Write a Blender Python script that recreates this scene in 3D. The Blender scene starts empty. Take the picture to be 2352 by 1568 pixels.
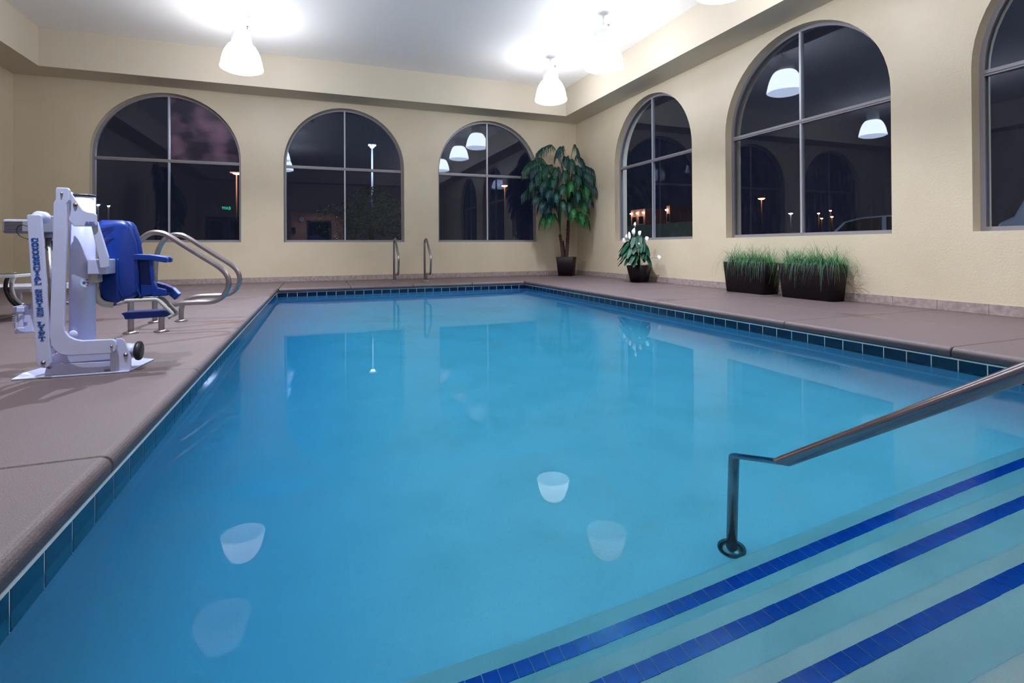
import bpy, bmesh, math, random
from mathutils import Vector, Matrix
random.seed(7)
PI = math.pi
C = bpy.context.scene.collection
SC = bpy.context.scene

# ------------------------------------------------------------------ camera
cd = bpy.data.cameras.new('camera'); cam = bpy.data.objects.new('camera', cd); C.objects.link(cam)
cd.sensor_width = 36; cd.sensor_fit = 'HORIZONTAL'
cd.lens = 1178.28 / 2352 * 36
cd.shift_y = -0.0941
cd.clip_start = 0.05; cd.clip_end = 300
R_ = Vector((0.93482158, -0.35507528, -0.00549182)); U_ = Vector((0.00340449, -0.00650309, 0.99997306)); F_ = Vector((0.35510143, 0.93481509, 0.00487038))
cam.matrix_world = Matrix(((R_.x, U_.x, -F_.x, -5.8585), (R_.y, U_.y, -F_.y, -11.0187), (R_.z, U_.z, -F_.z, 0.65), (0, 0, 0, 1)))
SC.camera = cam

# ------------------------------------------------------------------ world, exposure
w = bpy.data.worlds.new('night'); SC.world = w; w.use_nodes = True
w.node_tree.nodes['Background'].inputs[0].default_value = (0.0022, 0.0028, 0.007, 1)
w.node_tree.nodes['Background'].inputs[1].default_value = 1.0
SC.view_settings.view_transform = 'Standard'; SC.view_settings.look = 'None'
SC.view_settings.exposure = 1.38; SC.view_settings.gamma = 1.0
try: SC.view_settings.use_curve_mapping = False
except Exception: pass
cy = SC.cycles
cy.max_bounces = 10; cy.diffuse_bounces = 4; cy.glossy_bounces = 4; cy.transmission_bounces = 8
cy.transparent_max_bounces = 12; cy.volume_bounces = 0
cy.caustics_reflective = False; cy.caustics_refractive = True; cy.blur_glossy = 0.5
cy.sample_clamp_indirect = 10.0
cy.use_denoising = True; cy.denoising_prefilter = 'ACCURATE'
cy.use_adaptive_sampling = False

# key dimensions (metres): x along the back wall, y towards it, z up; back right corner is the origin
XL, YN = -10.627, -14.0            # left wall, near wall
SZ, CZ = 3.623, 4.245              # soffit underside, ceiling
PX0, PX1, PY1, PY0 = -6.483, -2.066, -1.761, -11.35   # pool inner walls
WL = -0.138                        # water level
LAMPS = [(-1.73, -2.26), (-1.73, -4.16), (-1.73, -6.65), (-1.73, -8.9), (-6.93, -2.2), (-6.93, -4.08), (-6.93, -6.2), (-6.93, -8.4), (-1.73, -11.2)]

# ------------------------------------------------------------------ materials
def mat(name, col, rough=0.5, metal=0.0, spec=0.5, bump=None, noise=None, emit=None, coat=0.0):
    m = bpy.data.materials.new(name); m.use_nodes = True
    nt = m.node_tree; b = nt.nodes['Principled BSDF']
    b.inputs['Base Color'].default_value = (*col, 1)
    b.inputs['Roughness'].default_value = rough; b.inputs['Metallic'].default_value = metal
    b.inputs['Specular IOR Level'].default_value = spec
    b.inputs['Coat Weight'].default_value = coat
    tc = nt.nodes.new('ShaderNodeTexCoord')
    if noise:                                  # (scale, second colour, detail, contrast low, high)
        sc, c2, det, lo, hi = noise
        n = nt.nodes.new('ShaderNodeTexNoise'); n.inputs['Scale'].default_value = sc; n.inputs['Detail'].default_value = det
        nt.links.new(tc.outputs['Object'], n.inputs['Vector'])
        r = nt.nodes.new('ShaderNodeMapRange'); r.inputs['From Min'].default_value = lo; r.inputs['From Max'].default_value = hi
        nt.links.new(n.outputs['Fac'], r.inputs['Value'])
        x = nt.nodes.new('ShaderNodeMix'); x.data_type = 'RGBA'
        x.inputs['A'].default_value = (*col, 1); x.inputs['B'].default_value = (*c2, 1)
        nt.links.new(r.outputs['Result'], x.inputs['Factor']); nt.links.new(x.outputs['Result'], b.inputs['Base Color'])
    if bump:                                   # (scale, strength, distance)
        n = nt.nodes.new('ShaderNodeTexNoise'); n.inputs['Scale'].default_value = bump[0]; n.inputs['Detail'].default_value = 3
        nt.links.new(tc.outputs['Object'], n.inputs['Vector'])
        u = nt.nodes.new('ShaderNodeBump'); u.inputs['Strength'].default_value = bump[1]; u.inputs['Distance'].default_value = bump[2]
        nt.links.new(n.outputs['Fac'], u.inputs['Height']); nt.links.new(u.outputs['Normal'], b.inputs['Normal'])
    if emit:
        b.inputs['Emission Color'].default_value = (*emit[0], 1); b.inputs['Emission Strength'].default_value = emit[1]
    return m

M = {}
M['wall'] = mat('painted_plaster', (0.575, 0.485, 0.35), 0.40, noise=(1.3, (0.615, 0.525, 0.385), 4, .35, .65), bump=(55, .35, .006))
M['soffit'] = mat('painted_drywall', (0.62, 0.545, 0.43), 0.6, bump=(40, .15, .004))
M['ceiling'] = mat('white_ceiling_paint', (0.95, 0.91, 0.875), 0.8, bump=(60, .15, .004))
M['grout'] = mat('pale_grout', (0.72, 0.80, 0.82), 0.8)
M['tile'] = mat('navy_glazed_tile', (0.0008, 0.008, 0.040), 0.12, noise=(14, (0.0015, 0.015, 0.065), 3, .3, .7))
M['mosaic'] = mat('blue_mosaic_tile', (0.0, 0.045, 0.36), 0.15, noise=(9, (0.0, 0.075, 0.46), 2, .35, .65))
M['travertine'] = mat('travertine', (0.27, 0.205, 0.20), 0.45, noise=(22, (0.38, 0.31, 0.29), 6, .35, .62), bump=(40, .3, .003))
M['steel'] = mat('brushed_steel', (0.40, 0.37, 0.38), 0.27, 0.85, noise=(6, (0.29, 0.26, 0.28), 5, .35, .7))
M['steel_matt'] = mat('satin_steel', (0.27, 0.235, 0.26), 0.22, 0.9)
M['alu'] = mat('window_aluminium', (0.25, 0.235, 0.26), 0.45, 0.2)
M['alu_light'] = mat('pale_aluminium', (0.45, 0.45, 0.50), 0.4, 0.3)
M['white'] = mat('white_powder_coat', (0.52, 0.56, 0.80), 0.34, noise=(9, (0.49, 0.53, 0.76), 3, .4, .7))
M['cream'] = mat('aged_white_plastic', (0.46, 0.44, 0.38), 0.5)
M['greyp'] = mat('grey_plastic', (0.27, 0.28, 0.34), 0.45)
M['blue'] = mat('blue_moulded_plastic', (0.0005, 0.030, 0.23), 0.36, bump=(30, .08, .003))
M['blueink'] = mat('blue_lettering', (0.003, 0.075, 0.36), 0.4)
M['redink'] = mat('red_ink', (0.45, 0.02, 0.03), 0.4)
M['paleblue'] = mat('pale_sticker', (0.55, 0.66, 0.85), 0.4)
M['rust'] = mat('rusty_steel', (0.10, 0.06, 0.04), 0.55, 0.6, noise=(90, (0.30, 0.20, 0.14), 4, .4, .6))
M['bolt'] = mat('worn_bolt_steel', (0.22, 0.21, 0.24), 0.4, 0.8)
M['black'] = mat('black_rubber', (0.012, 0.014, 0.02), 0.45)
M['pot'] = mat('dark_brown_planter', (0.009, 0.005, 0.008), 0.42, spec=.25, noise=(6, (0.014, 0.007, 0.011), 4, .3, .7))
M['soil'] = mat('gravel', (0.20, 0.18, 0.17), 0.9, noise=(60, (0.5, 0.46, 0.42), 2, .5, .6))
M['frond'] = mat('palm_leaf', (0.008, 0.062, 0.036), 0.42, noise=(2.2, (0.003, 0.034, 0.048), 3, .38, .62), spec=.35)
M['frond_light'] = mat('bright_palm_leaf', (0.010, 0.12, 0.03), 0.42, spec=.35)
M['stem'] = mat('green_stem', (0.03, 0.13, 0.03), 0.5)
M['trunk'] = mat('palm_fibre_trunk', (0.075, 0.030, 0.022), 0.85, noise=(40, (0.03, 0.012, 0.010), 4, .35, .65), bump=(60, .8, .01))
M['leaf'] = mat('dark_glossy_leaf', (0.005, 0.040, 0.026), 0.42, spec=.25, noise=(12, (0.008, 0.06, 0.03), 2, .4, .6))
M['petal'] = mat('white_petal', (0.80, 0.80, 0.86), 0.5)
M['spadix'] = mat('cream_spadix', (0.62, 0.55, 0.25), 0.6)
M['grass'] = mat('artificial_grass', (0.045, 0.24, 0.035), 0.45, noise=(5, (0.03, 0.14, 0.06), 2, .4, .6))
M['grass_dark'] = mat('grey_green_grass', (0.035, 0.13, 0.07), 0.5)
M['asphalt'] = mat('asphalt', (0.035, 0.035, 0.04), 0.9)
M['carpaint'] = mat('silver_car_paint', (0.30, 0.34, 0.42), 0.25, 0.3, coat=.5)
M['carglass'] = mat('car_glass', (0.005, 0.006, 0.009), 0.05)
M['treeleaf'] = mat('tree_leaf', (0.22, 0.36, 0.25), 0.5)
M['polem'] = mat('dark_pole_paint', (0.05, 0.05, 0.055), 0.6)
M['bark'] = mat('bark', (0.06, 0.045, 0.035), 0.9)
M['stucco'] = mat('pink_stucco', (0.42, 0.22, 0.19), 0.9)
M['dark'] = mat('dark_interior', (0.02, 0.018, 0.02), 0.7)
M['lobby'] = mat('lobby_wall', (0.50, 0.33, 0.27), 0.7)
M['doorp'] = mat('grey_door_paint', (0.16, 0.19, 0.22), 0.5)
def emis(name, col, s):
    return mat(name, (0.8, 0.8, 0.8), 0.4, emit=(col, s))
M['shade'] = emis('glowing_acrylic_shade', (0.84, 0.88, 0.96), 8.2)
M['bulb'] = emis('lamp_lens', (0.82, 0.89, 1.0), 4.0)
M['led_blue'] = emis('blue_white_led', (0.35, 0.55, 1.0), 12.0)
M['sodium'] = emis('sodium_light', (1.0, 0.30, 0.10), 22.0)
M['warm'] = emis('warm_light', (1.0, 0.75, 0.45), 14.0)
M['cool'] = emis('cool_light', (0.55, 0.75, 1.0), 18.0)
M['exit'] = emis('green_exit_letters', (0.05, 1.0, 0.45), 6.0)
M['housing'] = mat('white_lamp_housing', (0.82, 0.82, 0.85), 0.4)

# deck concrete: pinkish, speckled, with a few damp patches
def deck_mat():
    m = mat('pink_textured_concrete', (0.335, 0.235, 0.225), 0.55, bump=(330, .5, .003))
    nt = m.node_tree; b = nt.nodes['Principled BSDF']
    tc = nt.nodes.new('ShaderNodeTexCoord')
    def noise(s, d):
        n = nt.nodes.new('ShaderNodeTexNoise'); n.inputs['Scale'].default_value = s; n.inputs['Detail'].default_value = d
        nt.links.new(tc.outputs['Object'], n.inputs['Vector']); return n
    def rng(n, a, b_):
        r = nt.nodes.new('ShaderNodeMapRange'); r.inputs['From Min'].default_value = a; r.inputs['From Max'].default_value = b_
        nt.links.new(n.outputs['Fac'], r.inputs['Value']); return r
    def mix(f, A, B):
        x = nt.nodes.new('ShaderNodeMix'); x.data_type = 'RGBA'
        nt.links.new(f.outputs['Result'], x.inputs['Factor'])
        for k, v in (('A', A), ('B', B)):
            if isinstance(v, tuple): x.inputs[k].default_value = (*v, 1)
            else: nt.links.new(v.outputs['Result'], x.inputs[k])
        return x
    a = mix(rng(noise(260, 2), .40, .62), (0.075, 0.052, 0.056), (0.127, 0.090, 0.095))
    d = mix(rng(noise(1.1, 5), .60, .72), a, (0.080, 0.056, 0.046))
    nt.links.new(d.outputs['Result'], b.inputs['Base Color'])
    r2 = rng(noise(1.1, 5), .60, .70); r2.inputs['To Min'].default_value = .5; r2.inputs['To Max'].default_value = .22
    nt.links.new(r2.outputs['Result'], b.inputs['Roughness'])
    return m
M['deck'] = deck_mat()

def plaster_mat(tint=True):
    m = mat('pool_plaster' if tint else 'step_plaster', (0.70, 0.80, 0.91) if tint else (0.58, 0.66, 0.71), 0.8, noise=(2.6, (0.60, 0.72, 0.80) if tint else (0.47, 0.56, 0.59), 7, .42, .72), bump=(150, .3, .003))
    nt = m.node_tree; b = nt.nodes['Principled BSDF']
    src = b.inputs['Base Color'].links[0].from_socket
    tc = nt.nodes.new('ShaderNodeTexCoord')
    # dark grains in the plaster
    n = nt.nodes.new('ShaderNodeTexNoise'); n.inputs['Scale'].default_value = 230; n.inputs['Detail'].default_value = 1; nt.links.new(tc.outputs['Object'], n.inputs['Vector'])
    r = nt.nodes.new('ShaderNodeMapRange'); r.inputs['From Min'].default_value = .60; r.inputs['From Max'].default_value = .75; r.inputs['To Max'].default_value = .4; nt.links.new(n.outputs['Fac'], r.inputs['Value'])
    x = nt.nodes.new('ShaderNodeMix'); x.data_type = 'RGBA'; x.inputs['B'].default_value = (0.30, 0.42, 0.46, 1)
    nt.links.new(r.outputs[0], x.inputs['Factor']); nt.links.new(src, x.inputs['A']); src = x.outputs['Result']
    if tint:                                   # soft blue shading towards the long pool walls, put into the plaster colour
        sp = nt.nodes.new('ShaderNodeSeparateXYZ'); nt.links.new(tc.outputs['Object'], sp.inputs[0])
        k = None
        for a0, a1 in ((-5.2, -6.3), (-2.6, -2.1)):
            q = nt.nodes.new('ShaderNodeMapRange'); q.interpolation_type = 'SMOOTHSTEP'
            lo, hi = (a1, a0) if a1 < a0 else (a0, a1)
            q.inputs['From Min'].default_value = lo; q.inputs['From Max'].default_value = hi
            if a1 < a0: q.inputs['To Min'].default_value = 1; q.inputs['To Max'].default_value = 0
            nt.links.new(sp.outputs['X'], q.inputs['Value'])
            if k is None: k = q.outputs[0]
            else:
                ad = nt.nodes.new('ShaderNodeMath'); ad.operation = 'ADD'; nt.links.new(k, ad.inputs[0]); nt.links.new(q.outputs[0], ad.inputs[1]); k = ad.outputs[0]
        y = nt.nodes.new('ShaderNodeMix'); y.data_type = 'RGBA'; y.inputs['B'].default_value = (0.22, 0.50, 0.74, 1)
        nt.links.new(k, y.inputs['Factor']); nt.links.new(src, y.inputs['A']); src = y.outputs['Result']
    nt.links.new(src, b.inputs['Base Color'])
    return m
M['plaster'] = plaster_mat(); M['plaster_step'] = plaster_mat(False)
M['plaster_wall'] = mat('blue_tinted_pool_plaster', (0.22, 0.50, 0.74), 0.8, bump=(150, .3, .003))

def glass_mat(name='window_glass', fog=None):
    m = bpy.data.materials.new(name); m.use_nodes = True; nt = m.node_tree
    for n in list(nt.nodes):
        if n.type != 'OUTPUT_MATERIAL': nt.nodes.remove(n)
    out = nt.nodes['Material Output']
    t = nt.nodes.new('ShaderNodeBsdfTransparent'); t.inputs[0].default_value = (0.80, 0.82, 0.86, 1)
    g = nt.nodes.new('ShaderNodeBsdfGlossy'); g.inputs['Roughness'].default_value = 0.0; g.inputs[0].default_value = (0.72, 0.78, 0.92, 1)
    # same mirror strength from either face of the thin pane (Schlick)
    ge = nt.nodes.new('ShaderNodeNewGeometry'); dt = nt.nodes.new('ShaderNodeVectorMath'); dt.operation = 'DOT_PRODUCT'
    nt.links.new(ge.outputs['Normal'], dt.inputs[0]); nt.links.new(ge.outputs['Incoming'], dt.inputs[1])
    def mth(op, a, b=None):
        n = nt.nodes.new('ShaderNodeMath'); n.operation = op
        for i, v in enumerate((a, b)):
            if v is None: continue
            if isinstance(v, (int, float)): n.inputs[i].default_value = v
            else: nt.links.new(v, n.inputs[i])
        return n.outputs[0]
    sch = mth('ADD', mth('MULTIPLY', mth('POWER', mth('SUBTRACT', 1.0, mth('ABSOLUTE', dt.outputs['Value'])), 5.0), 0.96), 0.038)
    x = nt.nodes.new('ShaderNodeMixShader')
    nt.links.new(sch, x.inputs[0]); nt.links.new(t.outputs[0], x.inputs[1]); nt.links.new(g.outputs[0], x.inputs[2])
    # light dried water mist on the pane
    d = nt.nodes.new('ShaderNodeBsdfDiffuse'); d.inputs[0].default_value = (0.5, 0.5, 0.6, 1)
    tc = nt.nodes.new('ShaderNodeTexCoord')
    mp = nt.nodes.new('ShaderNodeMapping'); nt.links.new(tc.outputs['Object'], mp.inputs[0])
    if fog:
        mp.inputs['Scale'].default_value = (1.0, 1.0, 1.6)
        d.inputs[0].default_value = (0.62, 0.36, 0.50, 1)
    else: mp.inputs['Scale'].default_value = (9, 9, 1.0)
    n = nt.nodes.new('ShaderNodeTexNoise'); n.inputs['Scale'].default_value = 1.6 if fog else 4; n.inputs['Detail'].default_value = 5
    nt.links.new(mp.outputs[0], n.inputs['Vector'])
    r = nt.nodes.new('ShaderNodeMapRange'); r.inputs['From Min'].default_value = .42 if fog else .5; r.inputs['From Max'].default_value = .72 if fog else .8
    r.inputs['To Min'].default_value = 0.02 if fog else 0.004; r.inputs['To Max'].default_value = .34 if fog else .022
    nt.links.new(n.outputs['Fac'], r.inputs['Value'])
    y = nt.nodes.new('ShaderNodeMixShader')
    nt.links.new(r.outputs[0], y.inputs[0]); nt.links.new(x.outputs[0], y.inputs[1]); nt.links.new(d.outputs[0], y.inputs[2])
    nt.links.new(y.outputs[0], out.inputs['Surface'])
    return m
M['glass'] = glass_mat(); M['fogglass'] = glass_mat('misted_window_glass', True)

def water_mat():
    m = bpy.data.materials.new('pool_water'); m.use_nodes = True; nt = m.node_tree
    for n in list(nt.nodes):
        if n.type != 'OUTPUT_MATERIAL': nt.nodes.remove(n)
    out = nt.nodes['Material Output']
    rf = nt.nodes.new('ShaderNodeBsdfRefraction'); rf.inputs['IOR'].default_value = 1.33; rf.inputs['Roughness'].default_value = 0.0
    gl = nt.nodes.new('ShaderNodeBsdfGlossy'); gl.inputs['Roughness'].default_value = 0.0
    fr = nt.nodes.new('ShaderNodeFresnel'); fr.inputs[0].default_value = 1.33
    # mirror strength of calm water as seen through a polarising filter: mostly the p-polarised Fresnel term
    def mth(op, a, b=None):
        n = nt.nodes.new('ShaderNodeMath'); n.operation = op
        for i, v in enumerate((a, b)):
            if v is None: continue
            if isinstance(v, (int, float)): n.inputs[i].default_value = v
            else: nt.links.new(v, n.inputs[i])
        return n.outputs[0]
    ge = nt.nodes.new('ShaderNodeNewGeometry'); dt = nt.nodes.new('ShaderNodeVectorMath'); dt.operation = 'DOT_PRODUCT'
    nt.links.new(ge.outputs['Normal'], dt.inputs[0]); nt.links.new(ge.outputs['Incoming'], dt.inputs[1])
    c_ = mth('ABSOLUTE', dt.outputs['Value']); q_ = mth('SQRT', mth('ADD', mth('MULTIPLY', c_, c_), 0.7689)); a_ = mth('MULTIPLY', c_, 1.7689)
    rp = mth('POWER', mth('ABSOLUTE', mth('DIVIDE', mth('SUBTRACT', a_, q_), mth('ADD', a_, q_))), 2.0)
    fac = mth('ADD', mth('MULTIPLY', rp, 0.75), mth('MULTIPLY', fr.outputs[0], 0.03))
    mx = nt.nodes.new('ShaderNodeMixShader')
    nt.links.new(fac, mx.inputs[0]); nt.links.new(rf.outputs[0], mx.inputs[1]); nt.links.new(gl.outputs[0], mx.inputs[2])
    nt.links.new(mx.outputs[0], out.inputs['Surface'])
    v = nt.nodes.new('ShaderNodeVolumeAbsorption'); v.inputs['Color'].default_value = (0.04, 0.835, 0.98, 1); v.inputs['Density'].default_value = 0.78
    nt.links.new(v.outputs[0], out.inputs['Volume'])
    return m
M['water'] = water_mat()

# ------------------------------------------------------------------ mesh helpers
class MB:
    def __init__(s): s.v = []; s.f = []; s.sm = []
    def add(s, vs, fs, smooth=False):
        o = len(s.v); s.v += [tuple(v) for v in vs]; s.f += [tuple(i + o for i in f) for f in fs]; s.sm += [smooth] * len(fs); return s
    def box(s, a, b):
        x0, y0, z0 = a; x1, y1, z1 = b
        return s.add([(x0,y0,z0),(x1,y0,z0),(x1,y1,z0),(x0,y1,z0),(x0,y0,z1),(x1,y0,z1),(x1,y1,z1),(x0,y1,z1)],
              [(0,3,2,1),(4,5,6,7),(0,1,5,4),(1,2,6,5),(2,3,7,6),(3,0,4,7)])
    def obox(s, c, ax, ay, az):      # oriented box: centre and three half-axis vectors
        c, ax, ay, az = map(Vector, (c, ax, ay, az))
        P = [c + i*ax + j*ay + k*az for k in (-1, 1) for i, j in ((-1,-1),(1,-1),(1,1),(-1,1))]
        return s.add(P, [(0,3,2,1),(4,5,6,7),(0,1,5,4),(1,2,6,5),(2,3,7,6),(3,0,4,7)])
    def bar(s, a, b, w, h):
        a, b = Vector(a), Vector(b); d = b - a; n = d.normalized(); up = Vector((0,0,1)) if abs(n.z) < .9 else Vector((0,1,0))
        x = n.cross(up).normalized(); y = x.cross(n)
        return s.obox((a+b)/2, d/2, x*w/2, y*h/2)
    def prism(s, poly, axis, d0, d1, flip=False):   # polygon in the two other axes, extruded along axis
        def P(u, v, d):
            return {0: (d, u, v), 1: (u, d, v), 2: (u, v, d)}[axis]
        n = len(poly)
        vs = [P(u, v, d0) for u, v in poly] + [P(u, v, d1) for u, v in poly]
        fs = [tuple(range(n)), tuple(range(2*n-1, n-1, -1))] + [(i, i+n, (i+1) % n + n, (i+1) % n) for i in range(n)]
        return s.add(vs, fs)
    def tube(s, path, r, seg=12, caps=True):
        path = [Vector(p) for p in path]; n = len(path); rs = r if isinstance(r, (list, tuple)) else [r]*n
        T = [(path[min(i+1, n-1)] - path[max(i-1, 0)]).normalized() for i in range(n)]
        ref = Vector((0,0,1)) if abs(T[0].z) < .9 else Vector((1,0,0))
        x = T[0].cross(ref).normalized(); vs = []
        for i in range(n):
            x = (x - T[i] * x.dot(T[i])).normalized(); y = T[i].cross(x)
            vs += [path[i] + rs[i]*(math.cos(2*PI*k/seg)*x + math.sin(2*PI*k/seg)*y) for k in range(seg)]
        fs = [(i*seg+k, i*seg+(k+1) % seg, (i+1)*seg+(k+1) % seg, (i+1)*seg+k) for i in range(n-1) for k in range(seg)]
        s.add(vs, fs, True)
        if caps: s.add(vs[:seg], [tuple(reversed(range(seg)))]); s.add(vs[-seg:], [tuple(range(seg))])
        return s
    def cyl(s, a, b, r, seg=20): return s.tube([a, b], r, seg)
    def lathe(s, prof, c=(0,0,0), seg=32, axis=2, smooth=True, flute=0, nfl=24):
        vs = []; n = len(prof)
        for r, z in prof:
            for k in range(seg):
                a = 2*PI*k/seg; rr = r*(1+flute*(1 if (k % 2) else -1))
                p = (rr*math.cos(a), rr*math.sin(a), z)
                if axis == 1: p = (p[0], p[2], p[1])
                if axis == 0: p = (p[2], p[0], p[1])
                vs.append((c[0]+p[0], c[1]+p[1], c[2]+p[2]))
        fs = [(i*seg+k, i*seg+(k+1) % seg, (i+1)*seg+(k+1) % seg, (i+1)*seg+k) for i in range(n-1) for k in range(seg)]
        return s.add(vs, fs, smooth)
    def mesh(s, name, m, off=(0,0,0)):
        me = bpy.data.meshes.new(name)
        me.from_pydata([(v[0]-off[0], v[1]-off[1], v[2]-off[2]) for v in s.v], [], s.f)
        me.polygons.foreach_set('use_smooth', s.sm)
        for x in (m if isinstance(m, (list, tuple)) else [m]): me.materials.append(x)
        bm = bmesh.new(); bm.from_mesh(me); bmesh.ops.remove_doubles(bm, verts=bm.verts, dist=1e-6); bmesh.ops.recalc_face_normals(bm, faces=bm.faces); bm.to_mesh(me); bm.free()
        me.update(); return me
    def build(s, name, m, parent=None, bevel=0, recenter=False, seg=2):
        off = Vector((0,0,0))
        if parent is not None: off = wloc(parent)
        o = bpy.data.objects.new(name, s.mesh(name, m, off)); C.objects.link(o)
        if parent is not None: o.parent = parent
        if bevel:
            b = o.modifiers.new('bevel', 'BEVEL'); b.width = bevel; b.segments = seg; b.limit_method = 'ANGLE'; b.angle_limit = math.radians(40)
        return o
def wloc(o):
    v = Vector((0,0,0))
    while o is not None: v = v + Vector(o.location); o = o.parent
    return v
def tag(o, label, cat, group=None, kind=None):
    if label: o['label'] = label
    if cat: o['category'] = cat
    if group: o['group'] = group
    if kind: o['kind'] = kind
    return o
def thing(name, loc, label, cat, group=None):
    o = bpy.data.objects.new(name, None); C.objects.link(o); o.location = loc; o.empty_display_size = .1
    return tag(o, label, cat, group)
def struct(name, mb, m, label=None, **k):
    o = mb.build(name, m, **k); o['kind'] = 'structure'
    if label: o['label'] = label
    return o
def sempty(name, loc=(0,0,0), label=None):
    o = bpy.data.objects.new(name, None); C.objects.link(o); o.location = loc; o['kind'] = 'structure'
    if label: o['label'] = label
    return o
def place(parent, me, name, loc, rot=(0,0,0)):
    o = bpy.data.objects.new(name, me); C.objects.link(o); o.parent = parent; o.location = Vector(loc) - wloc(parent); o.rotation_euler = rot; return o
def copy_tree(o, parent=None):
    c = o.copy(); C.objects.link(c); c.parent = parent
    for ch in [x for x in list(C.objects) if x.parent == o]: copy_tree(ch, c)
    return c
def smooth_path(pts, n=8, closed=False):      # Catmull-Rom through the points
    P = [Vector(p) for p in pts]; out = []
    for i in range(len(P)-1):
        p0, p1, p2, p3 = P[max(i-1,0)], P[i], P[i+1], P[min(i+2, len(P)-1)]
        for k in range(n):
            t = k/n
            out.append(0.5*((2*p1)+(-p0+p2)*t+(2*p0-5*p1+4*p2-p3)*t*t+(-p0+3*p1-3*p2+p3)*t**3))
    out.append(P[-1]); return out
def fillet(pts, r, n=8):                     # polyline with rounded corners
    P = [Vector(p) for p in pts]; out = [P[0]]
    for i in range(1, len(P)-1):
        a, b, c = P[i-1], P[i], P[i+1]; rr = r[i-1] if isinstance(r, (list, tuple)) else r
        d1 = (a-b).normalized(); d2 = (c-b).normalized(); ang = d1.angle(d2)
        t = min(rr/math.tan(ang/2), (a-b).length*.49, (c-b).length*.49)
        p, q = b+d1*t, b+d2*t
        for k in range(n+1):
            u = k/n; out.append((1-u)**2*p + 2*u*(1-u)*b + u*u*q)
    out.append(P[-1]); return out

# ------------------------------------------------------------------ room shell
T = 0.30
SILL, SPRING, RAD, GL = 0.78, 2.34, 1.18, 0.14
NA = 28
def arch_wall(length0, length1, holes, zt, front, back):
    """plane wall running along u, holes = list of (u0,u1); front/back give points from (u,z)"""
    mb = MB()
    us = [length0]
    def face(pts):
        mb.add([front(*p) for p in pts], [tuple(range(len(pts)))]); mb.add([back(*p) for p in pts], [tuple(range(len(pts)))])
    prev = length0
    for (u0, u1) in holes:
        c, r = (u0+u1)/2, (u1-u0)/2
        face([(prev, -.3), (u0, -.3), (u0, zt), (prev, zt)])
        face([(u0, -.3), (u1, -.3), (u1, SILL), (u0, SILL)])
        arc = [(c - r*math.cos(PI*k/NA), SPRING + RAD*math.sin(PI*k/NA)) for k in range(NA+1)]
        for k in range(NA):
            a, b = arc[k], arc[k+1]
            face([a, b, (b[0], zt), (a[0], zt)])
        loop = [(u1, SILL), (u0, SILL), (u0, SPRING)] + arc[1:-1] + [(u1, SPRING)]
        n = len(loop)
        for k in range(n):
            a, b = loop[k], loop[(k+1) % n]
            mb.add([front(*a), front(*b), back(*b), back(*a)], [(0,1,2,3)], 3 <= k < n-2 and False)
        prev = u1
    face([(prev, -.3), (length1, -.3), (length1, zt), (prev, zt)])
    return mb
BACKW = [(-9.582, -7.218), (-6.471, -4.120), (-3.385, -1.020)]
RIGHTW = [(-4.085, -1.700), (-7.262, -4.835), (-10.42, -8.000)]     # along y
wb = arch_wall(XL-T, 0+T, BACKW, CZ+.3, lambda u, z: (u, 0, z), lambda u, z: (u, T, z))
struct('wall_back', wb, M['wall'], 'cream plaster back wall with three arched windows')
wr = arch_wall(YN-T, 0+T, sorted(RIGHTW), CZ+.3, lambda u, z: (0, u, z), lambda u, z: (T, u, z))
struct('wall_right', wr, M['wall'], 'cream plaster right wall with three arched windows')
struct('wall_left', MB().box((XL-T, YN-T, -.3), (XL, T, CZ+.3)), M['wall'])
# near wall (behind the camera, seen mirrored in the glass): wide opening to the lobby and a double door
nw = MB()
for x0, x1, z0, z1 in ((XL-T, -10.35, -.3, CZ+.3), (-10.35, -8.75, 2.05, CZ+.3), (-8.75, -6.97, -.3, CZ+.3), (-6.97, -4.72, 2.31, CZ+.3), (-4.72, T, -.3, CZ+.3)):
    nw.box((x0, YN-T, z0), (x1, YN, z1))
struct('wall_near', nw, M['wall'])
ceil = struct('ceiling', MB().box((XL-T, YN-T, CZ), (T, T, CZ+.1)), M['ceiling'])
SR, SB = 0.573, 0.597
sf = MB()
sf.box((XL, -SB, SZ), (0, 0, CZ)); sf.box((-SR, YN, SZ), (0, -SB, CZ)); sf.box((XL, YN, SZ), (XL+.578, -SB, CZ)); sf.box((XL+.578, YN, SZ), (-SR, YN+.6, CZ))
struct('trim_1', sf, M['soffit'], 'cream dropped soffit running round the ceiling')
# lobby seen (mirrored) through the opening in the near wall
lob = MB(); lob.box((-8.2, -17.2, 0), (-3.6, -17.1, 2.7)); lob.box((-8.2, -17.1, 2.6), (-3.6, -14.3, 2.7)); lob.box((-8.3, -17.2, 0), (-8.2, -14.3, 2.7)); lob.box((-3.6, -17.2, 0), (-3.5, -14.3, 2.7))
struct('wall_lobby', lob, M['lobby'])
struct('floor_lobby', MB().box((-8.3, -17.2, -.1), (-3.5, -14.3, 0)), M['travertine'])

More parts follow.
